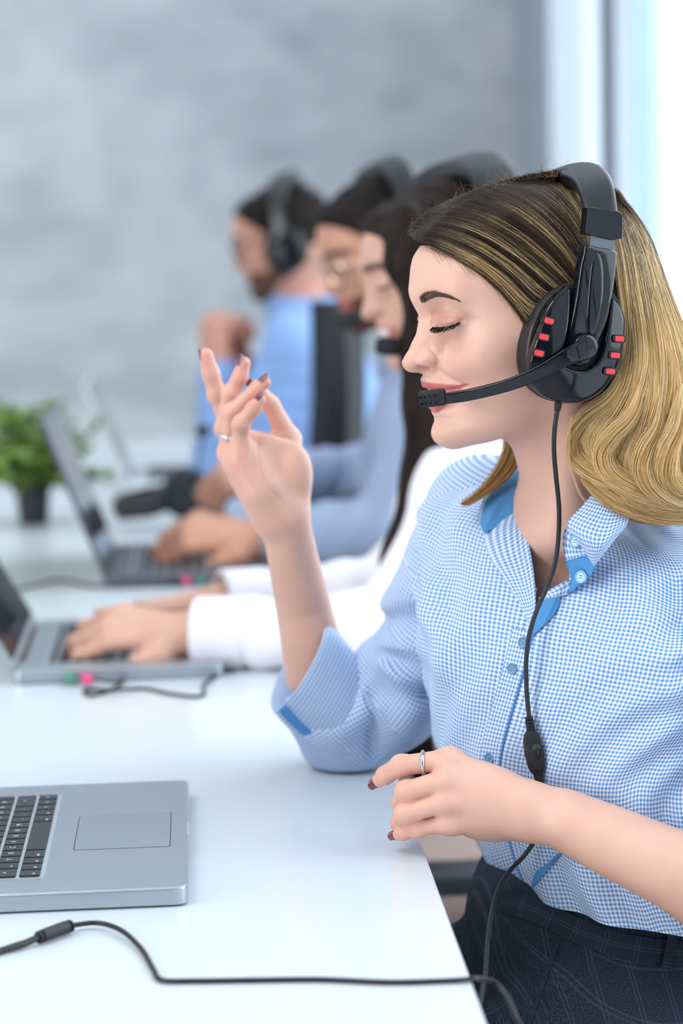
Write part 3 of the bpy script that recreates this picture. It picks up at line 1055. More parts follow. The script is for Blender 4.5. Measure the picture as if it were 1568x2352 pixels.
def build_woman_body():
    lo = np.array([-0.02, 1.64, 0.68])
    hi = np.array([0.70, 2.20, 1.31])
    V, Q = sdf_mesh(woman_sdf, lo, hi, SKIN_H)
    N = vnormals(V, Q)
    q = HF.loc(V)
    side = np.stack([q[:, 0], q[:, 2]], 1)
    face = (q[:, 0] > 40) & (q[:, 2] > -75) & (q[:, 2] < 110)
    # creases: lid fold, lash slit, smile line, mouth line, ala
    disp = np.zeros(len(V))

    def crease(pts, l, depth, width, lmin=2.0, lmax=80):
        c = fu(catmull(pts, 30), l)
        s = np.where(face & (np.abs(q[:, 1]) > lmin) & (np.abs(q[:, 1]) < lmax))[0]
        disp[s] -= depth * np.exp(-(poly_dist(side[s], c) / width) ** 2)
    crease([(1003, 731), (1020, 729), (1040, 733), (1064, 735)], np.linspace(20, 44, 30), 1.0, 1.1, 17)
    crease([(997, 750), (1010, 752), (1030, 748), (1060, 737)], np.linspace(19, 45, 30), 1.3, 1.3, 17)
    crease([(1000, 838), (1010, 852), (1030, 868), (1050, 879), (1066, 892)], np.linspace(17, 33, 30), 1.9, 2.6, 12)
    apple = fu([(1052, 842)], 34)[0]
    disp += 2.2 * np.exp(-(((side - apple) / 11) ** 2).sum(1)) * face * (np.abs(q[:, 1]) > 18)
    crease([(965, 896), (985, 898), (1012, 897.5), (1042, 892), (1066, 885)], np.interp(np.arange(30), [0, 6, 15, 24, 29], [0, 5, 16, 25, 32]), 1.8, 1.4, 0)
    crease([(990, 802), (1001, 816), (1004, 830), (999, 842)], 16, 1.0, 1.4, 8, 24)
    # lines of the raised palm and folds at the wrist
    pv = proj(V)
    palm = (_len(V - P(620, 1080, 2.10)) < 0.085) & (((CAM - V) * N).sum(1) > 0)
    lines = np.zeros(len(V))
    for pts, wdt, amt in (([(534, 1074), (549, 1063), (565, 1048), (571, 1034)], 2.2, 1.0), ([(536, 1058), (548, 1051), (558, 1043)], 1.8, 0.7), ([(545, 1086), (560, 1078), (572, 1064)], 1.8, 0.6),
                          ([(596, 1004), (592, 1040), (600, 1082), (622, 1124), (650, 1152)], 3.0, 0.8), ([(612, 1000), (632, 1012), (650, 1004), (668, 1006)], 2.4, 1.0), ([(578, 1012), (580, 1045), (586, 1075)], 2.6, 0.5),
                          ([(628, 1190), (660, 1205), (688, 1196), (706, 1182)], 2.4, 0.5), ([(640, 938), (652, 960), (662, 968)], 2.0, 0.3)):
        lines = np.maximum(lines, amt * np.exp(-(poly_dist(pv, catmull(pts, 16)) / wdt) ** 2))
    lines *= palm
    disp -= 0.45 * lines
    V = V + N * (disp * 0.001)[:, None]
    # pigment
    C = np.tile(SKIN, (len(V), 1))

    def tint(mask, col):
        C[:] = C * (1 - mask[:, None]) + np.array(col[:3]) * mask[:, None]

    def region(pts, l, soft, lmin=0, lmax=90):
        sd = np.full(len(V), 99.0)
        s = np.where(face & (np.abs(q[:, 1]) >= lmin) & (np.abs(q[:, 1]) < lmax))[0]
        sd[s] = poly_dist(side[s], fu(pts, l), True)
        return smoothstep(soft, -soft, sd)
    # rosier cheeks, nose tip and finger joints are pigment of the skin itself
    ck = np.exp(-(((q[:, 0] - 80) / 22) ** 2 + ((q[:, 2] - 2) / 18) ** 2)) * (np.abs(q[:, 1]) > 15)
    tint(0.22 * ck, srgb(226, 160, 146))
    nt_ = np.exp(-(((q[:, 0] - 122) / 10) ** 2 + ((q[:, 2] - 6) / 10) ** 2))
    tint(0.25 * nt_, srgb(224, 160, 148))
    for hk in ('r_hand', 'l_hand'):
        for nm in ('index', 'middle', 'ring', 'pinky', 'thumb'):
            pts, rs = WJ[hk][nm]
            for k, (amt, rad) in enumerate([(0.16, 0.013), (0.30, 0.011), (0.22, 0.010), (0.46, 0.014)]):
                tint(amt * np.exp(-(_len(V - pts[k]) / rad) ** 2), srgb(222, 138, 126))
    tint(0.22 * lines, srgb(206, 108, 96))
    tint(0.20 * palm * np.exp(-(_len(V - P(552, 1060, 2.085)) / 0.022) ** 2), srgb(226, 130, 118))
    lip_up = [(952, 878, 0), (962, 878, 0), (975, 877, 4), (990, 879, 10), (1010, 880.5, 17), (1030, 882.5, 23), (1048, 884, 28), (1066, 884, 32),
              (1064, 888, 32), (1040, 893, 25), (1010, 898, 16), (980, 898, 4), (952, 896, 0)]
    lip_lo = [(952, 896, 0), (980, 898, 4), (1010, 898, 16), (1040, 893, 25), (1064, 887, 32), (1050, 905, 28), (1036, 925, 23), (1024, 938, 18),
              (1008, 948, 11), (994, 951, 4), (980, 951, 0), (952, 951, 0)]
    for lip, col in ((lip_up, srgb(186, 88, 92)), (lip_lo, srgb(196, 92, 96))):
        tint(0.92 * region([c[:2] for c in lip], [c[2] for c in lip], 1.0), col)
    lid = [(986, 748), (990, 725), (1005, 712), (1030, 706), (1062, 712), (1078, 728), (1062, 740), (1040, 746), (1010, 750)]
    tint(0.50 * region(lid, 31, 3.5, 12), srgb(176, 112, 92))
    # nail varnish is separate; nostrils stay skin
    attrs = {'pigment': ('FLOAT_COLOR', np.column_stack([C, np.ones(len(C))]))}
    base = np.array([0.38, 2.0, 0.0])
    o = mesh_obj('person', V, Q, M_SKIN, None, loc=base, attrs=attrs, sharp=0)
    props(o, 'blonde woman in a blue gingham shirt, smiling down with her right hand raised', 'person')
    return o


SKIN_H = 0.0012
woman = build_woman_body()

# ------------------------------------------------------------------ brows, lashes, nails, rings
def cast(f, px, py, Y0=1.70, Y1=2.3, off=0.0, steps=60):
    """March the sight lines of the pictured points to the surface f = off; returns points and a hit mask."""
    px, py = np.asarray(px, float), np.asarray(py, float)
    d = CF + np.outer((px - PW / 2) / FPX, CR) - np.outer((py - PH / 2) / FPX, CU)
    d /= np.linalg.norm(d, axis=1, keepdims=True)
    t = (Y0 - CAM[1]) / d[:, 1]
    for _ in range(steps):
        s = f(CAM + d * t[:, None]) - off
        t = t + np.clip(s, -0.01, 0.05) * 0.9
    p = CAM + d * t[:, None]
    return p, (np.abs(f(p) - off) < 0.0012) & (p[:, 1] < Y1)


def hair_mat(name, rough=0.32):
    m, nt, b = node_mat(name)
    N, L = nt.nodes, nt.links
    at = N.new('ShaderNodeAttribute')
    at.attribute_name = 'strand_color'
    L.new(at.outputs['Color'], b.inputs['Base Color'])
    b.inputs['Roughness'].default_value = rough
    b.inputs['Specular IOR Level'].default_value = 0.22
    b.inputs['Anisotropic'].default_value = 0.5
    return m


M_HAIR = hair_mat('balayage_hair')
M_LASH = hair_mat('dark_lash_hair', 0.5)


def strands(name, K, col, m, parent, r0, r1):
    """Hair curves: K (n, k, 3) world points, col (n, 3) or (n, k, 3); r0 root radius, r1 tip radius."""
    K = np.asarray(K, float)
    n, k = K.shape[:2]
    hc = bpy.data.hair_curves.new(name)
    hc.add_curves([k] * n)
    base = origin_of(parent) if parent is not None else np.zeros(3)
    hc.attributes['position'].data.foreach_set('vector', (K - base).reshape(-1).astype(np.float32))
    r = hc.attributes.get('radius') or hc.attributes.new('radius', 'FLOAT', 'POINT')
    rad = np.tile(np.linspace(r0, r1, k), n) * np.repeat(RNG.uniform(0.75, 1.2, n), k)
    r.data.foreach_set('value', rad.astype(np.float32))
    c = hc.attributes.new('strand_color', 'FLOAT_COLOR', 'POINT')
    col = np.asarray(col, float)
    if col.ndim == 2:
        col = np.repeat(col[:, None], k, 1)
    c.data.foreach_set('color', np.concatenate([col, np.ones((n, k, 1))], -1).reshape(-1).astype(np.float32))
    hc.materials.append(m)
    o = bpy.data.objects.new(name, hc)
    COL.objects.link(o)
    if parent is not None:
        o.parent = parent
    return o


def face_f(p):
    return woman_head(HF.loc(p)) * 0.001


def mirror_l(p):
    q = HF.loc(p.reshape(-1, 3))
    q[:, 1] *= -1
    return HF.w(q).reshape(p.shape)


def brows_and_lashes():
    up = catmull([(962, 686), (968, 677), (985, 670.5), (1006, 670.5), (1030, 678), (1052, 690)], 60)
    dn = catmull([(967, 698), (975, 696), (988, 687), (1006, 681.5), (1030, 684.5), (1053, 691)], 60)
    n = 430
    u = RNG.uniform(0, 1, n) ** 0.9
    v = RNG.uniform(0, 1, n)
    iu = (u * 59).astype(int)
    root = dn[iu] * (1 - v[:, None]) + up[iu] * v[:, None]
    ang = np.interp(u, [0, .3, .6, 1], [-75, -35, 5, 28]) + RNG.normal(0, 9, n)
    ln = np.interp(u, [0, .4, 1], [9, 13, 8]) * RNG.uniform(.7, 1.2, n)
    dirv = np.stack([np.cos(np.radians(ang)), np.sin(np.radians(ang))], 1)
    K = []
    for t, off in ((0, -0.0002), (.35, 0.0005), (.7, 0.0007), (1, 0.0006)):
        q = root + dirv * (ln * t)[:, None]
        K.append(cast(face_f, q[:, 0], q[:, 1], off=off)[0])
    K = np.stack(K, 1)
    c = np.array(srgb(92, 70, 62)[:3]) * RNG.uniform(.7, 1.25, (n, 1))
    both = np.concatenate([K, mirror_l(K)])
    strands('eyebrow', both, np.concatenate([c, c]), M_LASH, woman, 0.00012, 0.00004)
    # upper lashes
    line = catmull([(994, 749.5), (1005, 751), (1020, 750), (1038, 746), (1058, 738)], 60)
    n = 150
    u = RNG.uniform(0, 1, n)
    root = line[(u * 59).astype(int)]
    R0 = cast(face_f, root[:, 0], root[:, 1], off=-0.0003)[0]
    ln = np.interp(u, [0, .3, .8, 1], [5, 7.6, 8.2, 7]) * RNG.uniform(.75, 1.1, n) * 0.001
    spread = np.interp(u, [0, 1], [-0.05, 0.75]) + RNG.normal(0, .08, n)
    dirw = HF.F * 0.75 + HF.L * spread[:, None] - HF.U * (0.62 + RNG.normal(0, .1, n))[:, None]
    dirw /= np.linalg.norm(dirw, axis=1, keepdims=True)
    K = np.stack([R0, R0 + dirw * (ln * .4)[:, None] + HF.L * 0.0004, R0 + dirw * (ln * .75)[:, None] + HF.U * 0.0002,
                  R0 + dirw * ln[:, None] + HF.U * (ln * 0.14)[:, None]], 1)
    c = np.tile(np.array(srgb(22, 17, 16)[:3]), (n, 1))
    strands('eyelashes', np.concatenate([K, mirror_l(K)]), np.concatenate([c, c]), M_LASH, woman, 0.00019, 0.00005)


brows_and_lashes()

M_NAIL = mat('burgundy_varnish', srgb(104, 34, 54), 0.18, var=0.05, coat=0.6)
M_SILVER = mat('polished_silver', srgb(206, 208, 212), 0.16, metal=1.0, var=0.03)
M_DIAMOND = mat('clear_stone', srgb(236, 242, 250), 0.05, var=0.02, coat=1.0, metal=0.3)


def nail(tip, prev, dorsal, r, parent, ln=0.0062, wd=0.0046):
    """Varnished nail: a curved plate bedded in the back of a fingertip."""
    ax = (tip - prev) / np.linalg.norm(tip - prev)
    dz = np.asarray(dorsal, float)
    dz = dz - ax * (dz @ ax)
    dz /= np.linalg.norm(dz)
    sx = np.cross(ax, dz)
    nu, nv = 15, 17
    c = tip + ax * r * 0.15
    out, inn = [], []
    for j in range(nv):
        a = -1 + 2 * j / (nv - 1)
        for i in range(nu):
            b = -1 + 2 * i / (nu - 1)
            # rounded-rectangle plate, wrapped round the finger and rolled down at the free edge
            w = wd * (1 - 0.16 * max(0, -a) ** 2) * (math.sqrt(max(0.0, 1 - max(0.0, (a - 0.55) / 0.45) ** 2)) * 0.75 + 0.25 if a > 0.55 else (1 if a > -0.7 else math.sqrt(max(0, 1 - ((-a - 0.7) / 0.3) ** 2)) * .6 + .4))
            th = b * w / r
            rr = r * (1.035 - 0.10 * a * a * (a > 0))
            base = c + ax * (ln * a)
            out.append(base + (dz * math.cos(th) + sx * math.sin(th)) * rr)
            inn.append(base + (dz * math.cos(th) + sx * math.sin(th)) * (rr - 0.0012))
    V = np.array(out + inn)
    F = grid_faces(nu, nv) + [[i + nu * nv for i in f][::-1] for f in grid_faces(nu, nv)]
    rim = [i for i in range(nu)] + [j * nu + nu - 1 for j in range(1, nv)] + [(nv - 1) * nu + i for i in range(nu - 2, -1, -1)] + [j * nu for j in range(nv - 2, 0, -1)]
    m = nu * nv
    for a, b in zip(rim, rim[1:] + rim[:1]):
        F.append([b, a, a + m, b + m])
    return mesh_obj('fingernail', V, F, M_NAIL, parent)


for hand, dirs in (('r_hand', {'index': (-1, .1, -.15), 'middle': (-1, -.35, .25), 'ring': (-.75, -.45, .6), 'pinky': (-.7, -.45, .6), 'thumb': (-.75, -.2, .75)}),
                   ('l_hand', {'index': (-.8, -.55, -.1), 'middle': (-.8, .3, -.5), 'ring': (-.8, .3, -.5), 'pinky': (-.85, -.45, .25), 'thumb': (-.3, .3, 1)})):
    for nm, dv in dirs.items():
        pts, rs = WJ[hand][nm]
        nail(pts[3], pts[2], dv, rs[3] * 1.0, woman)


def ring_thing(name, label, c, ax, r, stone=None, group=None):
    ax = np.asarray(ax, float)
    ax /= np.linalg.norm(ax)
    root = thing(name, label, 'ring', c, group)
    prof = [(r - 0.0002, -0.0012), (r + 0.0006, -0.0013), (r + 0.0011, -0.0008), (r + 0.0012, 0), (r + 0.0011, 0.0008), (r + 0.0006, 0.0013), (r - 0.0002, 0.0012)]
    V, F = lathe(prof, c, 48, ax)
    F = [f for f in F if len(f) == 4]
    mesh_obj('band', V, F, M_SILVER, root)
    if stone is not None:
        s = np.asarray(stone, float)
        s = s - ax * (s @ ax)
        s /= np.linalg.norm(s)
        side = np.cross(ax, s)
        for k in (-1, 0, 1):
            d = s * math.cos(k * 0.42) + side * math.sin(k * 0.42)
            cc = np.asarray(c) + d * (r + 0.0014)
            mesh_obj('stone', *lathe([(0.0003, 0.0013), (0.0013, 0.0009), (0.0017, 0.0002), (0.0006, -0.0012)], cc, 8, d), M_DIAMOND, root, sharp=10)
    return root


_p = WJ['r_hand']['ring'][0]
_c = _p[0] * 0.58 + _p[1] * 0.42
ring_thing('ring', 'slim silver ring with a small row of clear stones on the raised hand', _c, _p[1] - _p[0], 0.0080, stone=(-.25, -1, 0.1))
_p = WJ['l_hand']['index'][0]
_c = _p[0] * 0.45 + _p[1] * 0.55
ring_thing('ring', 'plain silver band on the forefinger of the hand held over the lap', _c, (_p[1] - _p[0]) + np.array([0, 0, 0.004]), 0.0089)

# ------------------------------------------------------------------ her hair
HAIRLINE = np.array([(958, 545), (985, 562), (1030, 582), (1075, 604), (1115, 634), (1150, 664), (1178, 696), (1198, 722), (1214, 752)], float)


def scalp_sdf(p):
    """The head a few millimetres out, thicker towards the crown and the back of the head (no hairline cut)."""
    q = HF.loc(p)
    d = woman_head(q) - 3.0 - 4.5 * smoothstep(95, 20, q[:, 0]) * smoothstep(0, 60, q[:, 2]) - 9.0 * smoothstep(88, 112, q[:, 2]) * smoothstep(-10, 50, q[:, 0])
    d = smin(d, ell(q, (-26, 0, 34), (50, 73, 64)), 16)
    return d * 0.001


def lengths_sdf(p):
    lng = chain(p, [P(1425, 600, 1.925), P(1482, 740, 1.90), P(1515, 860, 1.89), P(1516, 950, 1.885), P(1492, 1070, 1.88), P(1520, 1118, 1.885)], [0.026, 0.028, 0.048, 0.058, 0.055, 0.026], 0.02)
    far = chain(p, [P(1420, 620, 1.99), P(1460, 760, 1.99), P(1500, 920, 2.0), P(1470, 1100, 2.02)], [0.028, 0.034, 0.055, 0.04])
    return smin(lng, far, 0.03)


def hair_sdf(p):
    return smin(scalp_sdf(p), lengths_sdf(p), 0.025)


def hair_base():
    def f(p):
        q = HF.loc(p)
        a = np.abs(q[:, 1])
        g = (q[:, 0] - 0.93 * q[:, 2] + 4 - 4 * smoothstep(60, 0, a)) / 1.366
        return smin(smax(scalp_sdf(p) + 0.0022, g * 0.001, 0.005), lengths_sdf(p) + 0.009, 0.02)
    lo, hi = np.array([0.14, 1.76, 0.98]), np.array([0.50, 2.10, 1.32])
    V, Q = sdf_mesh(f, lo, hi, 0.0030, 1)
    # colour of the underlying mass: dark at the roots, warm brown in the lengths
    t = smoothstep(1.22, 1.08, V[:, 2]) * smoothstep(0.24, 0.34, V[:, 0])
    a, b = np.array(srgb(44, 33, 27)[:3]), np.array(srgb(120, 88, 54)[:3])
    C = a * (1 - t[:, None]) + b * t[:, None]
    o = mesh_obj('hair', V, Q, M_HAIRBASE, woman, attrs={'strand_color': ('FLOAT_COLOR', np.column_stack([C, np.ones(len(C))]))}, sharp=0)
    return o


M_HAIRBASE = hair_mat('hair_underlayer', 0.95)
M_HAIRBASE.node_tree.nodes['Principled BSDF'].inputs['Specular IOR Level'].default_value = 0.05
hair = hair_base()


_DEPTH = {}


def depth_at(f, px, py, x0=900, x1=1820, y0=356, y1=1260, st=4):
    """Depth of the hair mass along the sight lines, from a lookup table filled out past its outline."""
    if f not in _DEPTH:
        gx, gy = np.meshgrid(np.arange(x0, x1, st), np.arange(y0, y1, st))
        p, ok = cast(f, gx.ravel(), gy.ravel(), Y0=1.74, steps=34)
        D = np.where(ok, p[:, 1], np.nan).reshape(gx.shape)
        while np.isnan(D).any():
            Dp = np.pad(D, 1, constant_values=np.nan)
            nb = np.stack([Dp[1:-1, :-2], Dp[1:-1, 2:], Dp[:-2, 1:-1], Dp[2:, 1:-1]])
            c = np.isfinite(nb).sum(0)
            m = np.nansum(nb, 0) / np.maximum(c, 1)
            D = np.where(np.isnan(D) & (c > 0), m, D)
        _DEPTH[f] = D
    D = _DEPTH[f]
    u = np.clip((px - x0) / st, 0, D.shape[1] - 1.001)
    v = np.clip((py - y0) / st, 0, D.shape[0] - 1.001)
    i, j = u.astype(int), v.astype(int)
    a, b = u - i, v - j
    return (D[j, i] * (1 - a) + D[j, i + 1] * a) * (1 - b) + (D[j + 1, i] * (1 - a) + D[j + 1, i + 1] * a) * b


def guide_strands(guides, n, k, depth, jitter, clump=0.0, f=hair_sdf, lift=0.0, sink=0.0, fine=0.0, rag=6.0):
    """n strands of k points blended between neighbouring pictured guides and laid on the hair mass."""
    G = np.stack([catmull(g, k) for g in guides])
    m = len(G)
    s = RNG.uniform(0, m - 1, n)
    i = np.minimum(s.astype(int), m - 2)
    w = s - i
    w = w * w * (3 - 2 * w) * clump + w * (1 - clump)
    w = w[:, None, None]
    q = G[i] * (1 - w) + G[i + 1] * w
    t = np.linspace(0, 1, k)
    # slow waver shared by neighbouring strands, plus each strand's own
    ph = RNG.uniform(0, 6.28, (n, 1))
    fr = RNG.uniform(0.6, 2.0, (n, 1))
    amp = RNG.normal(0, jitter, (n, 1))
    wob = amp * np.sin(ph + fr * 3.0 * t[None]) * (0.25 + 0.75 * t[None])
    tan = np.gradient(q, axis=1)
    nrm = np.stack([-tan[..., 1], tan[..., 0]], -1)
    nrm /= np.linalg.norm(nrm, axis=-1, keepdims=True) + 1e-9
    band = 3.0 * np.sin(s * 9.0)[:, None] * np.sin(2.2 * t[None] + s[:, None])
    q = q + nrm * (wob + band * (jitter > 3))[..., None]
    q = q + (tan[:, :1] / (np.linalg.norm(tan[:, :1], axis=-1, keepdims=True) + 1e-9)) * (RNG.normal(0, rag, (n, 1)) * (1 - t[None]) ** 3)[..., None]
    off = RNG.uniform(-depth, depth * 0.35, (n, 1)) + lift
    off = np.broadcast_to(off, (n, k)) - sink * smoothstep(0.30, 0.0, t)[None]
    if fine:   # each hair strays a little from its lock
        w1 = RNG.normal(0, fine, (n, 1)) * np.sin(RNG.uniform(0, 6.28, (n, 1)) + RNG.uniform(2, 9, (n, 1)) * t[None])
        q = q + nrm * w1[..., None]
    Y = depth_at(f, q[..., 0], q[..., 1]) - off
    d = CF + ((q[..., 0] - PW / 2) / FPX)[..., None] * CR - ((q[..., 1] - PH / 2) / FPX)[..., None] * CU
    Pp = CAM + d * (Y / d[..., 1])[..., None]
    return Pp, s, t


DARK, BROWN, GOLD, BLONDE, PALE = (np.array(srgb(*c)[:3]) for c in ((40, 30, 25), (88, 64, 44), (194, 150, 88), (230, 194, 136), (248, 226, 184)))


def lerp(a, b, t):
    return a + (b - a) * t


def front_hair():
    guides = [
        [(958, 549), (1005, 570), (1065, 602), (1125, 645), (1176, 700), (1208, 748)],
        [(952, 536), (1015, 552), (1085, 584), (1155, 632), (1212, 690), (1240, 706)],
        [(956, 516), (1036, 526), (1115, 558), (1188, 606), (1250, 660), (1276, 676)],
        [(985, 490), (1070, 502), (1152, 540), (1226, 596), (1290, 650), (1306, 662)],
        [(1040, 462), (1122, 482), (1196, 522), (1264, 578), (1318, 640), (1330, 655)],
        [(1100, 438), (1174, 462), (1236, 502), (1290, 552), (1330, 612), (1338, 630)],
        [(1162, 418), (1224, 440), (1276, 480), (1318, 530), (1342, 580), (1346, 600)],
        [(1222, 404), (1272, 424), (1310, 460), (1338, 505), (1350, 545), (1352, 560)],
        [(1280, 396), (1312, 412), (1334, 440), (1348, 472), (1354, 500), (1356, 520)],
        [(1320, 392), (1345, 408), (1365, 440), (1376, 480), (1382, 520), (1385, 560)]]
    n, k = 15000, 16
    K, s, t = guide_strands(guides, n, k, 0.0035, 2.6, f=scalp_sdf, fine=2.2)
    lock = np.interp(s + 0.10 * np.sin(s * 7), np.linspace(-1, 10, 230), RNG.uniform(0, 1, 230)) * 0.80 + np.interp(s, np.linspace(0, 9, 29), RNG.uniform(0, 1, 29)) * 0.40
    hi = smoothstep(0.68, 0.98, lock * 0.80 + RNG.uniform(0, 0.42, n)) * RNG.uniform(0.5, 1, n)
    pick = RNG.uniform(0, 1, n)
    tip = np.where(pick[:, None] < .45, GOLD, np.where(pick[:, None] < .85, BLONDE, PALE))
    up = smoothstep(0.10, 0.45, t)[None, :, None] * hi[:, None, None]
    col = lerp(lerp(DARK * 0.6, BROWN * 0.5, RNG.uniform(0, 1, (n, 1, 1)) ** 2), tip[:, None, :], up)
    strands('hair_strands', K, col, M_HAIR, hair, 0.00009, 0.00008)


def back_hair():
    guides = [
        [(1386, 470), (1410, 560), (1424, 660), (1434, 760), (1424, 850), (1388, 930), (1343, 975), (1322, 1025), (1340, 1085), (1400, 1130), (1480, 1160)],
        [(1392, 446), (1428, 560), (1446, 670), (1456, 780), (1446, 875), (1408, 950), (1364, 1000), (1352, 1044), (1382, 1088), (1450, 1112), (1520, 1128)],
        [(1398, 442), (1444, 560), (1466, 680), (1480, 800), (1472, 895), (1440, 970), (1408, 1030), (1398, 1080), (1440, 1140), (1520, 1176), (1610, 1184)],
        [(1404, 441), (1456, 555), (1484, 685), (1504, 810), (1502, 915), (1486, 995), (1470, 1055), (1478, 1108), (1526, 1150), (1586, 1168), (1630, 1166)],
        [(1408, 442), (1466, 548), (1502, 680), (1534, 815), (1542, 925), (1528, 1005), (1518, 1064), (1538, 1110), (1586, 1138), (1630, 1150), (1650, 1158)],
        [(1413, 446), (1474, 540), (1516, 670), (1562, 815), (1584, 930), (1576, 1020), (1574, 1078), (1600, 1112), (1636, 1130), (1656, 1144), (1662, 1156)],
        [(1418, 450), (1482, 538), (1526, 655), (1582, 800), (1630, 930), (1632, 1030), (1646, 1080), (1660, 1104), (1668, 1124), (1672, 1140), (1672, 1156)]]
    n, k = 19000, 28
    K, s, t = guide_strands(guides, n, k, 0.0075, 6.0, clump=0.4, fine=3.5)
    lock = np.interp(s, np.linspace(0, 6, 70), RNG.uniform(0, 1, 70))
    pick = RNG.uniform(0, 1, (n, 1)) * 0.55 + lock[:, None] * 0.45
    tip = np.where(pick < .26, BROWN * 1.3, np.where(pick < .42, GOLD, np.where(pick < .70, BLONDE, PALE)))
    root = lerp(DARK, BROWN, RNG.uniform(0, 1, (n, 1)))
    st = np.where(RNG.uniform(0, 1, n) < .55, 0.0, 0.16)
    up = smoothstep(-0.04, 0.20, t[None] - st[:, None])[..., None]
    col = lerp(root[:, None], tip[:, None], up * 0.96)
    strands('hair_lengths', K, col, M_HAIR, hair, 0.00010, 0.00008)
    # curled ends sweeping round under the mass
    guides = [
        [(1420, 840), (1394, 910), (1346, 955), (1322, 1004), (1322, 1058), (1350, 1116), (1408, 1168), (1490, 1196), (1570, 1200)],
        [(1436, 850), (1412, 920), (1368, 965), (1344, 1006), (1348, 1054), (1388, 1100), (1452, 1142), (1530, 1168), (1610, 1174)],
        [(1456, 860), (1436, 930), (1402, 975), (1380, 1012), (1386, 1046), (1424, 1076), (1480, 1098), (1540, 1120), (1610, 1132)]]
    n = 5200
    K, s, t = guide_strands(guides, n, 22, 0.0050, 3.0, lift=0.0035, sink=0.016, fine=3.0)
    pick = RNG.uniform(0, 1, (n, 1)) * 0.7 + 0.3 * (0.5 + 0.5 * np.sin(s * 23))[:, None]
    tip = np.where(pick < .22, BROWN * 1.7, np.where(pick < .5, GOLD, np.where(pick < .8, BLONDE, PALE)))
    col = np.repeat(tip[:, None] * RNG.uniform(.85, 1.1, (n, 1, 1)), 22, 1)
    strands('curled_ends', K, col, M_HAIR, hair, 0.00009, 0.00007)


def loose_hair():
    # lock showing beyond the far side of the neck, on the far shoulder
    n, k = 700, 12
    a = catmull([(1160, 1000), (1152, 1045), (1128, 1090), (1096, 1128), (1060, 1156)], k)
    b = catmull([(1196, 1010), (1192, 1055), (1172, 1090), (1128, 1126), (1072, 1158)], k)
    w = RNG.uniform(0, 1, (n, 1, 1))
    q = a * (1 - w) + b * w + RNG.normal(0, 2.2, (n, 1, 2))
    Y = np.linspace(2.012, 1.958, k)[None] + RNG.normal(0, 0.003, (n, 1))
    K = np.array([[P(q[i, j, 0], q[i, j, 1], Y[i, j]) for j in range(k)] for i in range(n)])
    pick = RNG.uniform(0, 1, (n, 1))
    strands('loose_lock', K, np.where(pick < .3, BROWN * 1.5, np.where(pick < .65, GOLD, BLONDE)), M_HAIR, hair, 0.00012, 0.00007)
    # single flyaway hairs round the crown and temple
    K, C = [], []
    for _ in range(220):
        x = RNG.uniform(945, 1300)
        y = np.interp(x, [945, 1000, 1080, 1160, 1230, 1300], [530, 484, 450, 420, 404, 400])
        a = math.radians(RNG.uniform(-150, -20))
        ln = RNG.uniform(10, 58)
        bend = RNG.normal(0, 1.2)
        pts = [(x, y + 4)]
        for j in range(1, 7):
            a2 = a + bend * j / 6
            pts.append((pts[-1][0] + math.cos(a2) * ln / 6, pts[-1][1] + math.sin(a2) * ln / 6))
        Yr = RNG.uniform(1.88, 1.98)
        K.append([P(px, py, Yr) for px, py in pts])
        C.append(lerp(DARK, GOLD * 0.8, RNG.uniform(0, 1)))
    for _ in range(120):   # baby hairs lying on the temple skin
        u = RNG.uniform(0.1, 1)
        x, y = HAIRLINE[:, 0], HAIRLINE[:, 1]
        i = u * (len(x) - 1)
        x0, y0 = np.interp(i, range(len(x)), x), np.interp(i, range(len(y)), y)
        ln = RNG.uniform(20, 60)
        a = math.radians(RNG.uniform(25, 62))
        pts = np.array([(x0 - 8 + math.cos(a) * ln * j / 6, y0 + 2 + math.sin(a) * ln * j / 6 - 3 * math.sin(j / 6 * 3.14)) for j in range(7)])
        K.append(cast(face_f, pts[:, 0], pts[:, 1], off=0.0008)[0])
        C.append(lerp(DARK, BROWN, RNG.uniform(0, 1)))
    strands('flyaway_hairs', np.array(K), np.array(C), M_HAIR, hair, 0.00007, 0.00004)
    # one long loose strand beside the neck
    K = []
    for i in range(14):
        q = catmull([(1312, 960), (1306, 1020), (1312, 1080), (1335, 1140), (1375, 1178), (1420, 1192)], 16) + RNG.normal(0, 1.2, 2)
        K.append([P(x, y, 1.852 + 0.003 * (j / 16)) for j, (x, y) in enumerate(q)])
    strands('loose_strand', np.array(K), np.tile(BLONDE, (14, 1)), M_HAIR, hair, 0.00010, 0.00006)


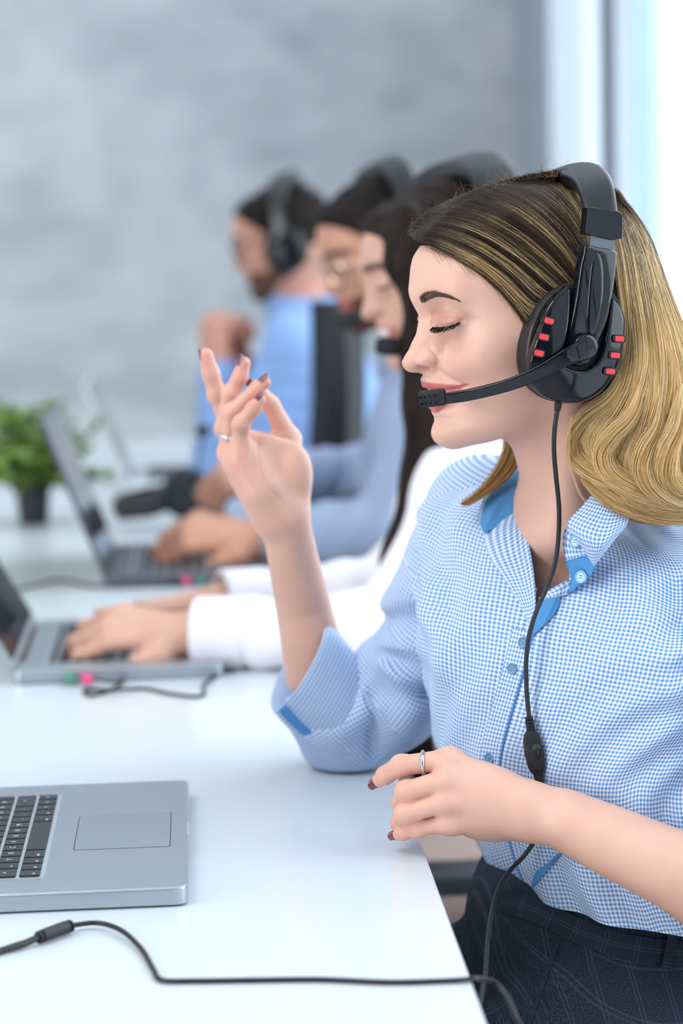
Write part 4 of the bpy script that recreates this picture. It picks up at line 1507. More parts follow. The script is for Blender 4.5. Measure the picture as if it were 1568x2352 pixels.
def curls():
    """Rope-like curled locks lying over the lengths."""
    locks = [([(1434, 850), (1404, 910), (1350, 958), (1326, 1008), (1338, 1060), (1396, 1096), (1466, 1110), (1530, 1142)], 27, 0.012),
             ([(1474, 870), (1452, 950), (1408, 1004), (1388, 1048), (1408, 1090), (1466, 1122), (1540, 1152)], 26, 0.016),
             ([(1520, 900), (1506, 980), (1482, 1036), (1478, 1084), (1508, 1126), (1566, 1152), (1618, 1154)], 27, 0.015),
             ([(1326, 1030), (1348, 1096), (1404, 1146), (1474, 1174), (1556, 1184), (1616, 1178)], 22, 0.006),
             ([(1566, 880), (1552, 975), (1532, 1036), (1530, 1086), (1558, 1120), (1616, 1132)], 28, 0.016),
             ([(1440, 600), (1462, 720), (1478, 830), (1462, 920), (1420, 990)], 20, 0.006),
             ([(1474, 620), (1508, 740), (1530, 850), (1528, 940), (1500, 1010)], 22, 0.006)]
    K, C = [], []
    k = 26
    for pts, rad, lift in locks:
        q = catmull(pts, k)
        Y = depth_at(hair_sdf, q[:, 0], q[:, 1])
        prof = np.sin(np.linspace(0.15, math.pi - 0.25, k)) ** 0.6
        cen = np.array([P(q[j, 0], q[j, 1], Y[j] - lift * prof[j] + 0.006) for j in range(k)])
        T, A, B = frames(cen, (0, 1, 0.1))
        n = 620
        a0 = RNG.uniform(0, 6.283, n)
        rr = np.sqrt(RNG.uniform(0.25, 1, n)) * rad * 1.85 / FPX
        tw = np.linspace(0, 1.6, k)
        ang = a0[:, None] + tw[None]
        w = rr[:, None] * prof[None] * (1 + 0.10 * np.sin(RNG.uniform(0, 6, (n, 1)) + np.linspace(0, 9, k)[None]))
        pos = cen[None] + (np.cos(ang) * w)[..., None] * A[None] + (np.sin(ang) * w * 0.75)[..., None] * B[None]
        pos += RNG.normal(0, 0.0004, (n, 1, 3)) * np.linspace(0.3, 2.5, k)[None, :, None]
        K.append(pos)
        pick = RNG.uniform(0, 1, (n, 1)) * 0.75 + 0.25 * RNG.uniform()
        C.append(np.where(pick < .16, BROWN * 1.4, np.where(pick < .42, GOLD, np.where(pick < .76, BLONDE, PALE))))
    strands('curls', np.concatenate(K), np.concatenate(C), M_HAIR, hair, 0.00010, 0.00007)


front_hair()
back_hair()
curls()
loose_hair()

# ------------------------------------------------------------------ headsets
M_GLOSS = mat('glossy_black_plastic', srgb(13, 17, 24), 0.08, var=0.05, scale=12, spec=0.42)
M_MATTE = mat('matte_black_foam', srgb(18, 19, 22), 0.62, var=0.1, scale=300, bump=0.1)
M_PAD = mat('black_leatherette', srgb(20, 22, 26), 0.42, var=0.06, scale=200, bump=0.15, bscale=1200)
M_RED = mat('red_insert', srgb(238, 44, 52), 0.3, var=0.04, coat=0.4)
M_STEEL2 = mat('grey_slider_steel', srgb(112, 118, 128), 0.35, metal=0.7, var=0.04)
M_CABLE = mat('black_cable', srgb(27, 28, 31), 0.45, var=0.06)
M_SLOT = mat('slot_shadow_plastic', srgb(6, 6, 8), 0.9, var=0.02, spec=0.1)
M_CHROME = mat('cushion_rim', srgb(58, 54, 52), 0.2, var=0.05, coat=0.3)


def headset_front():
    root = thing('headset', 'glossy black headset with red inserts on the blonde woman in front', 'headset', P(1330, 800, 1.85))

    def at(l0):
        def f(p, h):
            return HF.w(np.array([HF.px(x, y, l0 + h) for x, y in p]))
        return f

    def loc3(p, h, l0):
        q = np.array([HF.px(x, y, l0) for x, y in p])
        q[:, 1] = l0 + h
        return HF.w(q)

    def flat(l0):   # outline read at depth l0, extruded straight along the ear axis
        return lambda p, h: loc3(p, h, l0)

    def both(name, V, F, m, parent, far=True):
        o = mesh_obj(name, V, F, m, parent, sharp=50)
        if far:
            q = HF.loc(V)
            q[:, 1] *= -1
            mesh_obj(name, HF.w(q), [f[::-1] for f in (F.tolist() if isinstance(F, np.ndarray) else F)], m, parent, sharp=50)
        return o
    outer = catmull([(1325, 647), (1298, 652), (1272, 667), (1250, 688), (1234, 714), (1219, 750), (1210, 788), (1207, 822), (1210, 852), (1222, 882), (1240, 902), (1260, 916), (1284, 925), (1314, 928), (1343, 924), (1371, 911), (1392, 893), (1410, 866), (1422, 840), (1433, 795), (1437, 745), (1433, 715), (1420, 690), (1400, 668), (1365, 650), (1325, 647)], 90)[:-1]
    both('ear_cushion', *extrude(outer, flat(86), -24, -3, 5, 4), M_MATTE, root)
    rimo = (outer - outer.mean(0)) * 0.975 + outer.mean(0)
    both('cup_rim', *extrude(rimo, flat(86), -4, 1.5, 1, 2), M_CHROME, root)
    # shell: two wings joined below, an open channel between them for the swivel arm
    left = [(1307, 657), (1288, 671), (1266, 695), (1254, 716), (1247, 737), (1237, 766), (1227, 798), (1221, 822), (1219, 846), (1221, 876), (1237, 897), (1257, 913), (1280, 922), (1314, 927)]
    right = [(1343, 923), (1371, 909), (1391, 892), (1408, 865), (1421, 840), (1433, 793), (1439, 745), (1436, 719), (1427, 700), (1412, 683)]
    chan = [(1405, 700), (1394, 752), (1384, 800), (1368, 834), (1340, 850), (1310, 846), (1286, 826), (1294, 795), (1303, 750), (1311, 700), (1317, 664)]
    shell = np.concatenate([catmull(left + right, 90), catmull(chan, 44)])
    def domed(name, outline, lread, l0, l1, dome, k, h=0.9, parent=root, groove=None):
        o2 = np.array([HF.px(x, y, lread) for x, y in outline])[:, [0, 2]]
        mn, mx = o2.min(0), o2.max(0)
        cc, R = (mn + mx) / 2, (mx - mn) / 2

        def f(p):
            e = (p[:, [0, 2]] - cc) / R
            top = l1 - dome * (e ** 2).sum(1)
            if groove is not None:
                top = top + groove(p, e)
            return smax(poly_dist(p[:, [0, 2]], o2, True), np.maximum(p[:, 1] - top, l0 - p[:, 1]), k)
        V, Q = sdf_mesh(f, np.array([mn[0] - 3, l0 - 3, mn[1] - 3]), np.array([mx[0] + 3, l1 + 6, mx[1] + 3]), h, 2)
        return mesh_obj(name, HF.w(V), Q, M_GLOSS, parent, sharp=0)
    domed('cup_shell', shell, 99, 86, 103, 7.5, 3.0)
    q_, f_ = extrude(shell, flat(92), -6, 9, 3.2, 4, True)
    q_ = HF.loc(q_)
    q_[:, 1] *= -1
    mesh_obj('cup_shell', HF.w(q_), [f[::-1] for f in f_], M_GLOSS, root)
    floor_ = catmull([(1300, 662), (1285, 740), (1270, 830), (1300, 870), (1350, 872), (1395, 830), (1412, 760), (1420, 700), (1400, 668), (1350, 655), (1300, 662)], 40)[:-1]
    both('channel_floor', *extrude(floor_, flat(92), -6, 1.0), M_MATTE, root)
    # red inserts in little notches along both wings
    for (x, y, ang) in ((1259, 737, 14), (1247, 774, 12), (1236, 811, 12), (1421, 778, 4), (1411, 816, 4), (1400, 853, 4)):
        c, s = math.cos(math.radians(ang)), math.sin(math.radians(ang))

        def pill(w, h, r):
            p = rounded_poly([(-w, -h), (w, -h), (w, h), (-w, h)], r, 5)
            return np.column_stack([x + p[:, 0] * c - p[:, 1] * s, y + p[:, 0] * s + p[:, 1] * c])
        both('insert_notch', *extrude(pill(15, 9.5, 8), flat(100), -4, 1.35, 0.4, 2), M_MATTE, root)
        both('red_insert', *extrude(pill(10.5, 6.2, 4), flat(100), -2, 2.0, 0.6, 3), M_RED, root)
    # swivel arm with a raised centre rib
    arm = np.concatenate([catmull([(1340, 564), (1337, 585), (1331, 610), (1325, 655), (1316, 715), (1306, 765), (1298, 795)], 24),
                          catmull([(1304, 826), (1325, 842), (1350, 838), (1368, 815)], 12),
                          catmull([(1374, 786), (1392, 744), (1404, 690), (1411, 655), (1417, 615), (1421, 580)], 20),
                          [(1408, 573), (1372, 568), (1352, 563)]])
    domed('swivel_arm', arm, 101, 90, 103.5, 0.0, 3.0, groove=lambda p, e: -4.5 * e[:, 0] ** 2 - 2.2 * smoothstep(0.2, -0.9, e[:, 1]))
    q_, f_ = extrude(arm, flat(98), -8, 4, 2.4, 5, True)
    q_ = HF.loc(q_)
    q_[:, 1] *= -1
    mesh_obj('swivel_arm', HF.w(q_), [f[::-1] for f in f_], M_GLOSS, root)
    rib = catmull([(1368, 578), (1356, 610), (1348, 680), (1346, 760), (1362, 772), (1374, 740), (1384, 680), (1386, 620), (1380, 585), (1368, 578)], 40)[:-1]
    domed('arm_rib', rib, 103, 98, 105.2, 1.2, 2.6, 0.7)
    both('slider', *extrude(rounded_poly([(1355, 530), (1410, 540), (1408, 580), (1352, 572)], 3), flat(93), -1.2, 1.2), M_STEEL2, root)
    both('end_cap', *extrude(rounded_poly([(1344, 474), (1414, 484), (1425, 492), (1424, 548), (1400, 552), (1338, 538), (1342, 500)], 5), flat(92), -8, 5, 2, 3), M_GLOSS, root)
    # padded band over the crown
    half = [(-22, 89, 96), (-24, 85, 106), (-28, 75, 116), (-33, 56, 124), (-37, 30, 128.5), (-38, 0, 130)]
    path = catmull(half + [(a, -b, c) for a, b, c in half[-2::-1]], 60)
    path = HF.w(path)
    wd = HF.F * 0.92 - HF.U * 0.15
    tt = np.linspace(-1, 1, 60)
    mesh_obj('headband_pad', *ribbon(path, wd, 0.0125 + 0.0015 * (1 - tt ** 2), 0.0068), M_PAD, root)
    # stitched seam along the front edge of the pad
    T = np.gradient(path, axis=0)
    T /= np.linalg.norm(T, axis=1)[:, None]
    inw = np.cross(wd, T)
    seam = path + wd * 0.0128 + inw * np.sign((inw @ HF.U).sum()) * -0.0035
    sm, n = [], 150
    sp = catmull(seam[6:54], n)
    for i in range(0, n - 1):
        sm.append(tube([sp[i], sp[i] * .4 + sp[i + 1] * .6], 0.00045, 5))
    mesh_obj('stitching', *merge(*sm), mat('seam_thread', srgb(70, 84, 92), 0.6), root)
    # microphone boom
    disc = np.array([(1345 + 29 * math.cos(a), 797 + 30 * math.sin(a)) for a in np.linspace(0, 6.283, 40)[:-1]])
    domed('boom_pivot', disc, 106, 99, 109, 1.6, 2.4, 0.7)
    bp = catmull([(1345, 800, 107), (1318, 812, 107), (1290, 826, 105), (1255, 846, 100), (1215, 866, 93), (1170, 883, 84), (1120, 897, 73), (1070, 908, 62), (1030, 914, 55), (1012, 916, 52)], 60)
    path = HF.w(np.array([HF.px(*b) for b in bp]))
    hw = np.interp(np.linspace(0, 1, 60), [0, .12, .3, .6, 1], [24, 21, 16.5, 14.5, 13]) * 1.86 / FPX
    mesh_obj('microphone_boom', *ribbon(path, HF.U + 0.3 * HF.F, hw, 0.0021), M_GLOSS, root, sharp=60)
    mp = HF.w(np.array([HF.px(*b) for b in catmull([(1024, 911, 53.5), (1000, 913.5, 50), (975, 916.5, 46.5), (964, 918, 45)], 14)]))
    mic = mesh_obj('microphone', *ribbon(mp, HF.U + 0.22 * HF.F, np.array([15] + [18.6] * 12 + [16]) * 1.88 / FPX, np.array([0.0030] + [0.0056] * 12 + [0.005])), M_MATTE, root, sharp=60)
    Tm = np.gradient(mp, axis=0)
    for j in range(5):
        for r in (-1, 1):
            k = 4 + 2 * j
            t = Tm[k] / np.linalg.norm(Tm[k])
            wdv = HF.U + 0.22 * HF.F
            wdv = wdv - t * (wdv @ t)
            wdv /= np.linalg.norm(wdv)
            nm = np.cross(t, wdv)
            nm *= np.sign(nm @ (CAM - mp[k]))
            q = mp[k] + wdv * r * 0.0026 + nm * 0.0052
            mesh_obj('sound_slot', *ribbon(catmull([q - wdv * 0.0008, q + wdv * 0.0008], 4), t, 0.00045, 0.0005), M_SLOT, mic)
    # cable: strain relief, lead down the chest, in-line volume control, down past the hand
    c0 = HF.w(np.array([HF.px(1283, 918, 88), HF.px(1279, 946, 88)]))
    mesh_obj('strain_relief', *lathe([(0.0028, 0), (0.0030, 0.003), (0.0024, 0.0088)], c0[0], 16, c0[1] - c0[0]), M_MATTE, root)
    lead = [(1279, 944, 1.842), (1273, 990, 1.842), (1272, 1040, 1.848), (1277, 1100, 1.856), (1283, 1160, 1.864), (1283, 1220, 1.868), (1275, 1290, 1.868), (1255, 1350, 1.862), (1233, 1400, 1.855), (1217, 1450, 1.850), (1209, 1500, 1.846), (1208, 1560, 1.846), (1211, 1610, 1.845), (1215, 1650, 1.843)]
    mesh_obj('cable', *tube(catmull([P(*q) for q in lead], 90), 0.00185, 10), M_CABLE, root)
    ctl = [P(1215, 1650, 1.843), P(1221, 1700, 1.842), P(1230, 1750, 1.838), P(1240, 1800, 1.836)]
    cp = catmull(ctl, 40)
    prof = np.interp(np.linspace(0, 1, 40), [0, .08, .2, .22, .3, .5, .72, .8, .81, .86, .93, 1], [3.0, 3.2, 3.4, 5.2, 6.6, 7.6, 6.9, 5.6, 4.6, 3.8, 3.4, 3.0]) * 0.001
    rm = catmull(ctl, 24)
    ctrl = mesh_obj('volume_control', *ribbon(cp, CR, prof, prof * 0.62), M_MATTE, root, sharp=60)
    for k in range(4):
        a = P(1213.5 + k * 1.7, 1648 + k * 8, 1.843)
        mesh_obj('relief_ridge', *lathe([(0.0026, -0.0007), (0.0036, -0.0004), (0.0036, 0.0004), (0.0026, 0.0007)], a, 14, ctl[1] - ctl[0]), M_CABLE, root)
    pan = rounded_poly([(1221, 1711), (1240, 1707), (1247, 1745), (1244, 1762), (1231, 1764), (1223, 1740)], 8, 5)
    mesh_obj('control_face', *extrude(pan, lambda p, h: np.array([P(x, y, 1.8370 + h) for x, y in p]), 0.002, -0.0012, 0.0006, 3, True), mat('control_grey', srgb(58, 62, 68), 0.4), ctrl)
    wc = P(1234, 1731, 1.8375)
    mesh_obj('volume_wheel', *lathe([(0.0042, -0.0012), (0.0049, -0.0008), (0.0049, 0.0008), (0.0042, 0.0012)], wc, 28, CR), M_CABLE, ctrl)
    down = [(1239, 1796, 1.836), (1246, 1850, 1.841), (1238, 1910, 1.852), (1206, 1962, 1.862), (1168, 2003, 1.858), (1143, 2045, 1.840), (1128, 2100, 1.80), (1119, 2170, 1.74), (1115, 2230, 1.68), (1108, 2275, 1.63), (1100, 2330, 1.60), (1120, 2420, 1.57), (1190, 2470, 1.54), (1215, 2400, 1.52), (1186, 2340, 1.51), (1165, 2290, 1.53), (1135, 2256, 1.56)]
    pts = [P(*q) for q in down]
    top = [PZ(1098, 2248, TABLE_Z + 0.0019), PZ(1040, 2252, TABLE_Z + 0.0019), PZ(900, 2256, TABLE_Z + 0.0019), PZ(740, 2250, TABLE_Z + 0.0019), PZ(600, 2251, TABLE_Z + 0.0019), PZ(450, 2253, TABLE_Z + 0.0019), PZ(372, 2251, TABLE_Z + 0.0019),
           PZ(352, 2226, TABLE_Z + 0.0019), PZ(325, 2180, TABLE_Z + 0.0025), PZ(280, 2138, TABLE_Z + 0.004), PZ(225, 2120, TABLE_Z + 0.0045), PZ(162, 2126, TABLE_Z + 0.0045)]
    mesh_obj('cable', *tube(catmull(pts + top, 260), 0.00185, 10), M_CABLE, root)
    jn = [PZ(164, 2126, TABLE_Z + 0.0055), PZ(150, 2130, TABLE_Z + 0.0055), PZ(128, 2138, TABLE_Z + 0.0055), PZ(104, 2147, TABLE_Z + 0.0055), PZ(88, 2153, TABLE_Z + 0.0055)]
    mesh_obj('cable_joint', *tube(catmull(jn, 20), np.interp(np.linspace(0, 1, 20), [0, .14, .16, .84, .86, 1], [2.4, 2.6, 4.6, 4.6, 2.6, 2.4]) * 0.001, 16), M_CABLE, root)
    for (x, y) in ((160, 2127), (153, 2129.5), (97, 2150), (90, 2153)):
        mesh_obj('relief_ridge', *lathe([(0.003, -0.0008), (0.0046, -0.0005), (0.0046, 0.0005), (0.003, 0.0008)], PZ(x, y, TABLE_Z + 0.0055), 14, jn[0] - jn[-1]), M_CABLE, root)
    tail = [jn[-1]] + [PZ(x, y, TABLE_Z + z) for x, y, z in ((60, 2166, .004), (35, 2174, .0035), (5, 2183, .003), (-40, 2196, .002), (-90, 2190, .002), (-130, 2130, .002), (-220, 2060, .002), (-420, 2020, .002))]
    mesh_obj('cable', *tube(catmull(tail, 40), np.interp(np.linspace(0, 1, 40), [0, .2, .5, 1], [.0024, .0028, .0022, .0019]), 10), M_CABLE, root)
    return root


headset_front()

# ------------------------------------------------------------------ her shirt and trousers
from mathutils.bvhtree import BVHTree


def gingham(name, blue, white, period=0.0035, rough=0.75):
    m, nt, b = node_mat(name)
    N, L = nt.nodes, nt.links
    uv = N.new('ShaderNodeUVMap')
    uv.uv_map = 'UVMap'
    sp = N.new('ShaderNodeSeparateXYZ')
    L.new(uv.outputs[0], sp.inputs[0])

    def math_(op, a, bb):
        n = N.new('ShaderNodeMath')
        n.operation = op
        for i, v in enumerate((a, bb)):
            if isinstance(v, (int, float)):
                n.inputs[i].default_value = v
            else:
                L.new(v, n.inputs[i])
        return n.outputs[0]

    def stripe(s):
        x = math_('MULTIPLY', s, 2 * math.pi / period)
        x = math_('SINE', x, 0)
        x = math_('MULTIPLY', x, 2.6)
        x = math_('ADD', x, 0.5)
        n = N.new('ShaderNodeClamp')
        L.new(x, n.inputs[0])
        return n.outputs[0]
    su, sv = stripe(sp.outputs[0]), stripe(sp.outputs[1])
    f = math_('MULTIPLY', math_('ADD', su, sv), 0.5)
    # uneven dye, so neighbouring checks are not identical
    nz = N.new('ShaderNodeTexNoise')
    nz.inputs['Scale'].default_value = 260
    L.new(uv.outputs[0], nz.inputs['Vector'])
    f = math_('MULTIPLY', f, math_('ADD', math_('MULTIPLY', nz.outputs['Fac'], 0.35), 0.83))
    mx = N.new('ShaderNodeMix')
    mx.data_type = 'RGBA'
    mx.inputs[6].default_value = white
    mx.inputs[7].default_value = blue
    L.new(f, mx.inputs[0])
    L.new(mx.outputs[2], b.inputs['Base Color'])
    b.inputs['Roughness'].default_value = rough
    b.inputs['Specular IOR Level'].default_value = 0.25
    b.inputs['Sheen Weight'].default_value = 0.15
    wv = N.new('ShaderNodeTexNoise')
    wv.inputs['Scale'].default_value = 2500
    L.new(uv.outputs[0], wv.inputs['Vector'])
    w2 = N.new('ShaderNodeTexNoise')
    w2.inputs['Scale'].default_value = 45
    w2.inputs['Detail'].default_value = 3
    L.new(uv.outputs[0], w2.inputs['Vector'])
    h = math_('ADD', math_('MULTIPLY', wv.outputs['Fac'], 0.15), w2.outputs['Fac'])
    bp = N.new('ShaderNodeBump')
    bp.inputs['Strength'].default_value = 0.35
    bp.inputs['Distance'].default_value = 0.0022
    L.new(h, bp.inputs['Height'])
    L.new(bp.outputs[0], b.inputs['Normal'])
    return m


M_GING = gingham('blue_white_gingham', srgb(82, 142, 208), srgb(228, 234, 243))
M_BLUE = mat('solid_blue_facing', srgb(82, 146, 202), 0.75, var=0.08, scale=60, bump=0.5, bscale=120, spec=0.25)
M_BUTTON = mat('pale_blue_button', srgb(150, 196, 226), 0.2, var=0.05, coat=0.6)
M_BUTTON2 = mat('slate_button', srgb(106, 146, 182), 0.3, var=0.05)


def woman_torso():
    # centre-front line read off the photo: (px, py, depth), facing, half width, depth to the front and back, roll
    rows = [((1222, 2058, 1.895), 22, .178, .118, .13, 0), ((1192, 1975, 1.897), 25, .170, .115, .12, 0), ((1166, 1870, 1.890), 30, .156, .110, .11, 0),
            ((1146, 1760, 1.878), 36, .150, .115, .105, 1), ((1174, 1650, 1.868), 41, .154, .124, .105, 2), ((1203, 1545, 1.866), 45, .160, .126, .11, 3),
            ((1218, 1450, 1.874), 46, .166, .120, .11, 4), ((1232, 1372, 1.886), 47, .172, .108, .11, 5), ((1240, 1300, 1.902), 47, .176, .094, .105, 6),
            ((1247, 1235, 1.918), 47, .166, .080, .10, 7), ((1262, 1180, 1.938), 46, .128, .066, .085, 8), ((1284, 1140, 1.955), 44, .090, .058, .07, 8), ((1300, 1110, 1.965), 40, .074, .055, .062, 6)]
    C = np.array([P(*r[0]) for r in rows])
    par = np.array([[r[1], r[2], r[3], r[4], r[5]] for r in rows], float)
    nv, nu = 210, 260
    Cs, ps = catmull(C, nv), catmull(par, nv)
    th = np.linspace(-math.pi, math.pi, nu, endpoint=False)
    vlen = np.concatenate([[0], np.cumsum(np.linalg.norm(np.diff(Cs, axis=0), axis=1))])
    V, UV = [], []
    for j in range(nv):
        yaw, a, bf, bb, roll = ps[j]
        y = math.radians(yaw)
        F = np.array([-math.cos(y), -math.sin(y), 0])
        L = np.array([math.sin(y), -math.cos(y), 0])
        r = math.radians(roll)
        L = L * math.cos(r) - np.array([0, 0, 1]) * math.sin(r)
        cen = Cs[j] - F * bf
        h = j / (nv - 1)
        ct, st = np.cos(th), np.sin(th)
        e = 0.86
        x = np.sign(st) * np.abs(st) ** e * a
        z = np.where(ct > 0, np.abs(ct) ** e * bf, -np.abs(ct) ** e * bb)
        # bust
        bust = 0.017 * np.exp(-((h - 0.47) / 0.13) ** 2) * (np.exp(-((th - 0.62) / 0.42) ** 2) + np.exp(-((th + 0.62) / 0.42) ** 2))
        # soft folds: pulls from the armpit and shoulder, gathers above the hem
        s = th * 0.15
        up = smoothstep(0.2, 0.6, h)
        f1 = np.sin((s * 70 + h * 16) + 1.2 * np.sin(s * 30 + h * 5)) * smoothstep(.05, .5, np.abs(th)) * 0.0042
        f2 = np.sin(s * 120 - h * 20 + 2 * np.sin(h * 9)) * 0.0016
        f3 = np.sin(s * 95 + 3 * np.sin(h * 6)) * 0.0042 * smoothstep(0.42, 0.0, h)
        f4 = np.sin((h * 60 - s * 45) + np.sin(s * 24) * 1.5) * 0.0060 * smoothstep(.25, 1.1, th) * np.exp(-((h - .55) / .22) ** 2)
        f5 = np.sin((h * 75 + s * 34)) * 0.0034 * smoothstep(-.2, -1.2, th) * np.exp(-((h - .5) / .2) ** 2)
        quiet = 1 - 0.75 * np.exp(-(th / 0.16) ** 2)
        disp = bust + (f1 * up + f2 + f3 + f4 + f5) * quiet
        n = np.stack([st, ct], 1)
        p = cen + np.outer(x + n[:, 0] * disp, L) + np.outer(z + n[:, 1] * disp, F)
        V.append(p)
        UV.append(np.stack([th * (0.155 if h < .8 else 0.155), np.full(nu, vlen[j])], 1))
    G = np.array(V)
    run = np.concatenate([np.zeros((1, nu)), np.cumsum(np.linalg.norm(np.diff(G, axis=0), axis=2), 0)])
    run -= run[nv // 2]
    V, UV = G.reshape(-1, 3), np.concatenate(UV)
    UV[:, 1] = run.reshape(-1)
    Fc = np.array(grid_faces(nu, nv, True))
    # open neckline: leave out the faces inside the V
    opening = np.array([(1214, 1040), (1206, 1120), (1200, 1170), (1207, 1235), (1219, 1310), (1228, 1368), (1236, 1386), (1262, 1366), (1306, 1345), (1312, 1300), (1306, 1235), (1330, 1190), (1396, 1120), (1420, 1060), (1300, 980)], float)
    c = V[Fc].mean(1)
    d1, d2 = V[Fc[:, 2]] - V[Fc[:, 0]], V[Fc[:, 3]] - V[Fc[:, 1]]
    nrm = np.cross(d1, d2)
    facing = ((CAM - c) * nrm).sum(1) > 0
    inside = poly_dist(proj(c), opening, True) < 0
    seam = np.isin(Fc, np.arange(0, len(V), nu)).any(1) & np.isin(Fc, np.arange(nu - 1, len(V), nu)).any(1)
    Fk = Fc[~(inside & facing)]
    bvh = BVHTree.FromPolygons(V.tolist(), Fc.tolist())
    return V, Fk, UV, bvh


SH_V, SH_F, SH_UV, SH_BVH = woman_torso()
shirt = mesh_obj('shirt', SH_V, SH_F, M_GING, woman, uv=SH_UV, sharp=0)


LAY = [None]


def on_shirt(px, py, off=0.0):
    """Point of the shirt front on a sight line, lifted towards the lens by off."""
    d = CF + CR * (px - PW / 2) / FPX - CU * (py - PH / 2) / FPX
    d /= np.linalg.norm(d)
    hit = (LAY[0] or SH_BVH).ray_cast(Vector(CAM), Vector(d))
    if hit[0] is None:
        return None
    return np.array(hit[0]) - d * off


def sheet(name, rows, m, parent, nu=40, nv=24, thick=0.0010, off=0.0015, depth=None, bulge=0.0, uvs=1.0, wob=0.0):
    """Cloth piece through rows of pictured points (each row a list of (px, py)); laid on the shirt, or at given depths."""
    R = np.stack([catmull(np.array(r, float), nu) for r in rows])
    G = np.stack([catmull(R[:, i], nv) for i in range(nu)], 1)
    pts = np.zeros((nv, nu, 3))
    last = None
    for j in range(nv):
        for i in range(nu):
            x, y = G[j, i, :2]
            if G.shape[2] > 2:
                p = P(x, y, G[j, i, 2])
            else:
                p = on_shirt(x, y, off)
                if p is None:
                    p = P(x, y, (last if last is not None else np.array([0, 1.9, 0]))[1])
            last = p
            pts[j, i] = p
    if bulge or wob:
        bu = np.sin(np.linspace(0, math.pi, nu))[None] * np.sin(np.linspace(0, math.pi, nv))[:, None]
        pts[..., 1] -= bulge * bu
        if wob:
            pts[..., 1] += wob * np.sin(np.linspace(0, 9, nu)[None] + 3 * np.sin(np.linspace(0, 4, nv))[:, None]) * (0.3 + bu)
    ul = np.concatenate([[0], np.cumsum(np.linalg.norm(np.diff(pts[nv // 2], axis=0), axis=1))])
    vl = np.concatenate([[0], np.cumsum(np.linalg.norm(np.diff(pts[:, nu // 2], axis=0), axis=1))])
    uv = np.stack(np.meshgrid(ul, vl), -1).reshape(-1, 2) * uvs
    V = pts.reshape(-1, 3)
    F = grid_faces(nu, nv)
    Q = np.array(F)
    N = vnormals(V, Q)
    if ((CAM - V) * N).sum() < 0:
        N = -N
        F = [f[::-1] for f in F]
    B = V - N * thick
    F = F + [[i + len(V) for i in f][::-1] for f in F]
    rim = list(range(nu)) + [j * nu + nu - 1 for j in range(1, nv)] + [(nv - 1) * nu + i for i in range(nu - 2, -1, -1)] + [j * nu for j in range(nv - 2, 0, -1)]
    k = len(V)
    for a, b in zip(rim, rim[1:] + rim[:1]):
        F.append([a, b, b + k, a + k])
    o = mesh_obj(name, np.concatenate([V, B]), F, m, parent, uv=np.concatenate([uv, uv]), sharp=50)
    return o


def strip(name, pts, w0, m, parent, off=0.002, thick=0.0008, n=60, side=0.0, nu=8):
    """Narrow band along a pictured line; w0 = width in picture pixels at that place, to the left (side<0) or right."""
    c = catmull(np.array(pts, float), n)
    t = np.gradient(c, axis=0)
    t /= np.linalg.norm(t, axis=1)[:, None]
    nn = np.stack([-t[:, 1], t[:, 0]], 1)
    a, b = (side - 1) / 2 * w0, (side + 1) / 2 * w0
    rows = [c + nn * (a + (b - a) * k / 3) for k in range(4)]
    R = [[tuple(q) for q in r] for r in rows]
    return sheet(name, R, m, parent, nu=n, nv=nu, off=off, thick=thick)


# far front: the turned-back band with its striped look, and the blue inside of the open collar leaf
sheet('placket_band', [[(1216, 1132), (1207, 1172), (1213, 1240), (1224, 1310), (1229, 1370), (1226, 1425), (1222, 1452)],
                     [(1190, 1168), (1180, 1205), (1184, 1262), (1200, 1325), (1214, 1380), (1219, 1428), (1220, 1453)],
                     [(1112, 1218), (1112, 1240), (1128, 1284), (1160, 1332), (1192, 1384), (1212, 1430), (1219, 1455)]], M_GING, shirt, 60, 30, off=0.0040)
sheet('collar_leaf', [[(1203, 1064, 2.022), (1213, 1088, 2.0), (1221, 1110, 1.981), (1219, 1130, 1.966)], [(1160, 1098, 2.001), (1180, 1120, 1.982), (1196, 1140, 1.966), (1200, 1160, 1.954)],
                      [(1118, 1142, 1.979), (1130, 1160, 1.966), (1144, 1178, 1.957), (1160, 1198, 1.949)], [(1102, 1190, 1.962), (1103, 1202, 1.956), (1106, 1212, 1.951), (1112, 1224, 1.946)]], M_BLUE, shirt, 30, 30, thick=0.0014, bulge=0.003, wob=0.0014)
sheet('collar_edge', [[(1199, 1060, 2.024), (1158, 1092, 2.003), (1114, 1138, 1.981), (1097, 1188, 1.963)], [(1206, 1068, 2.018), (1164, 1101, 1.998), (1121, 1145, 1.977), (1104, 1194, 1.959)]], M_GING, shirt, 40, 4, thick=0.0012)
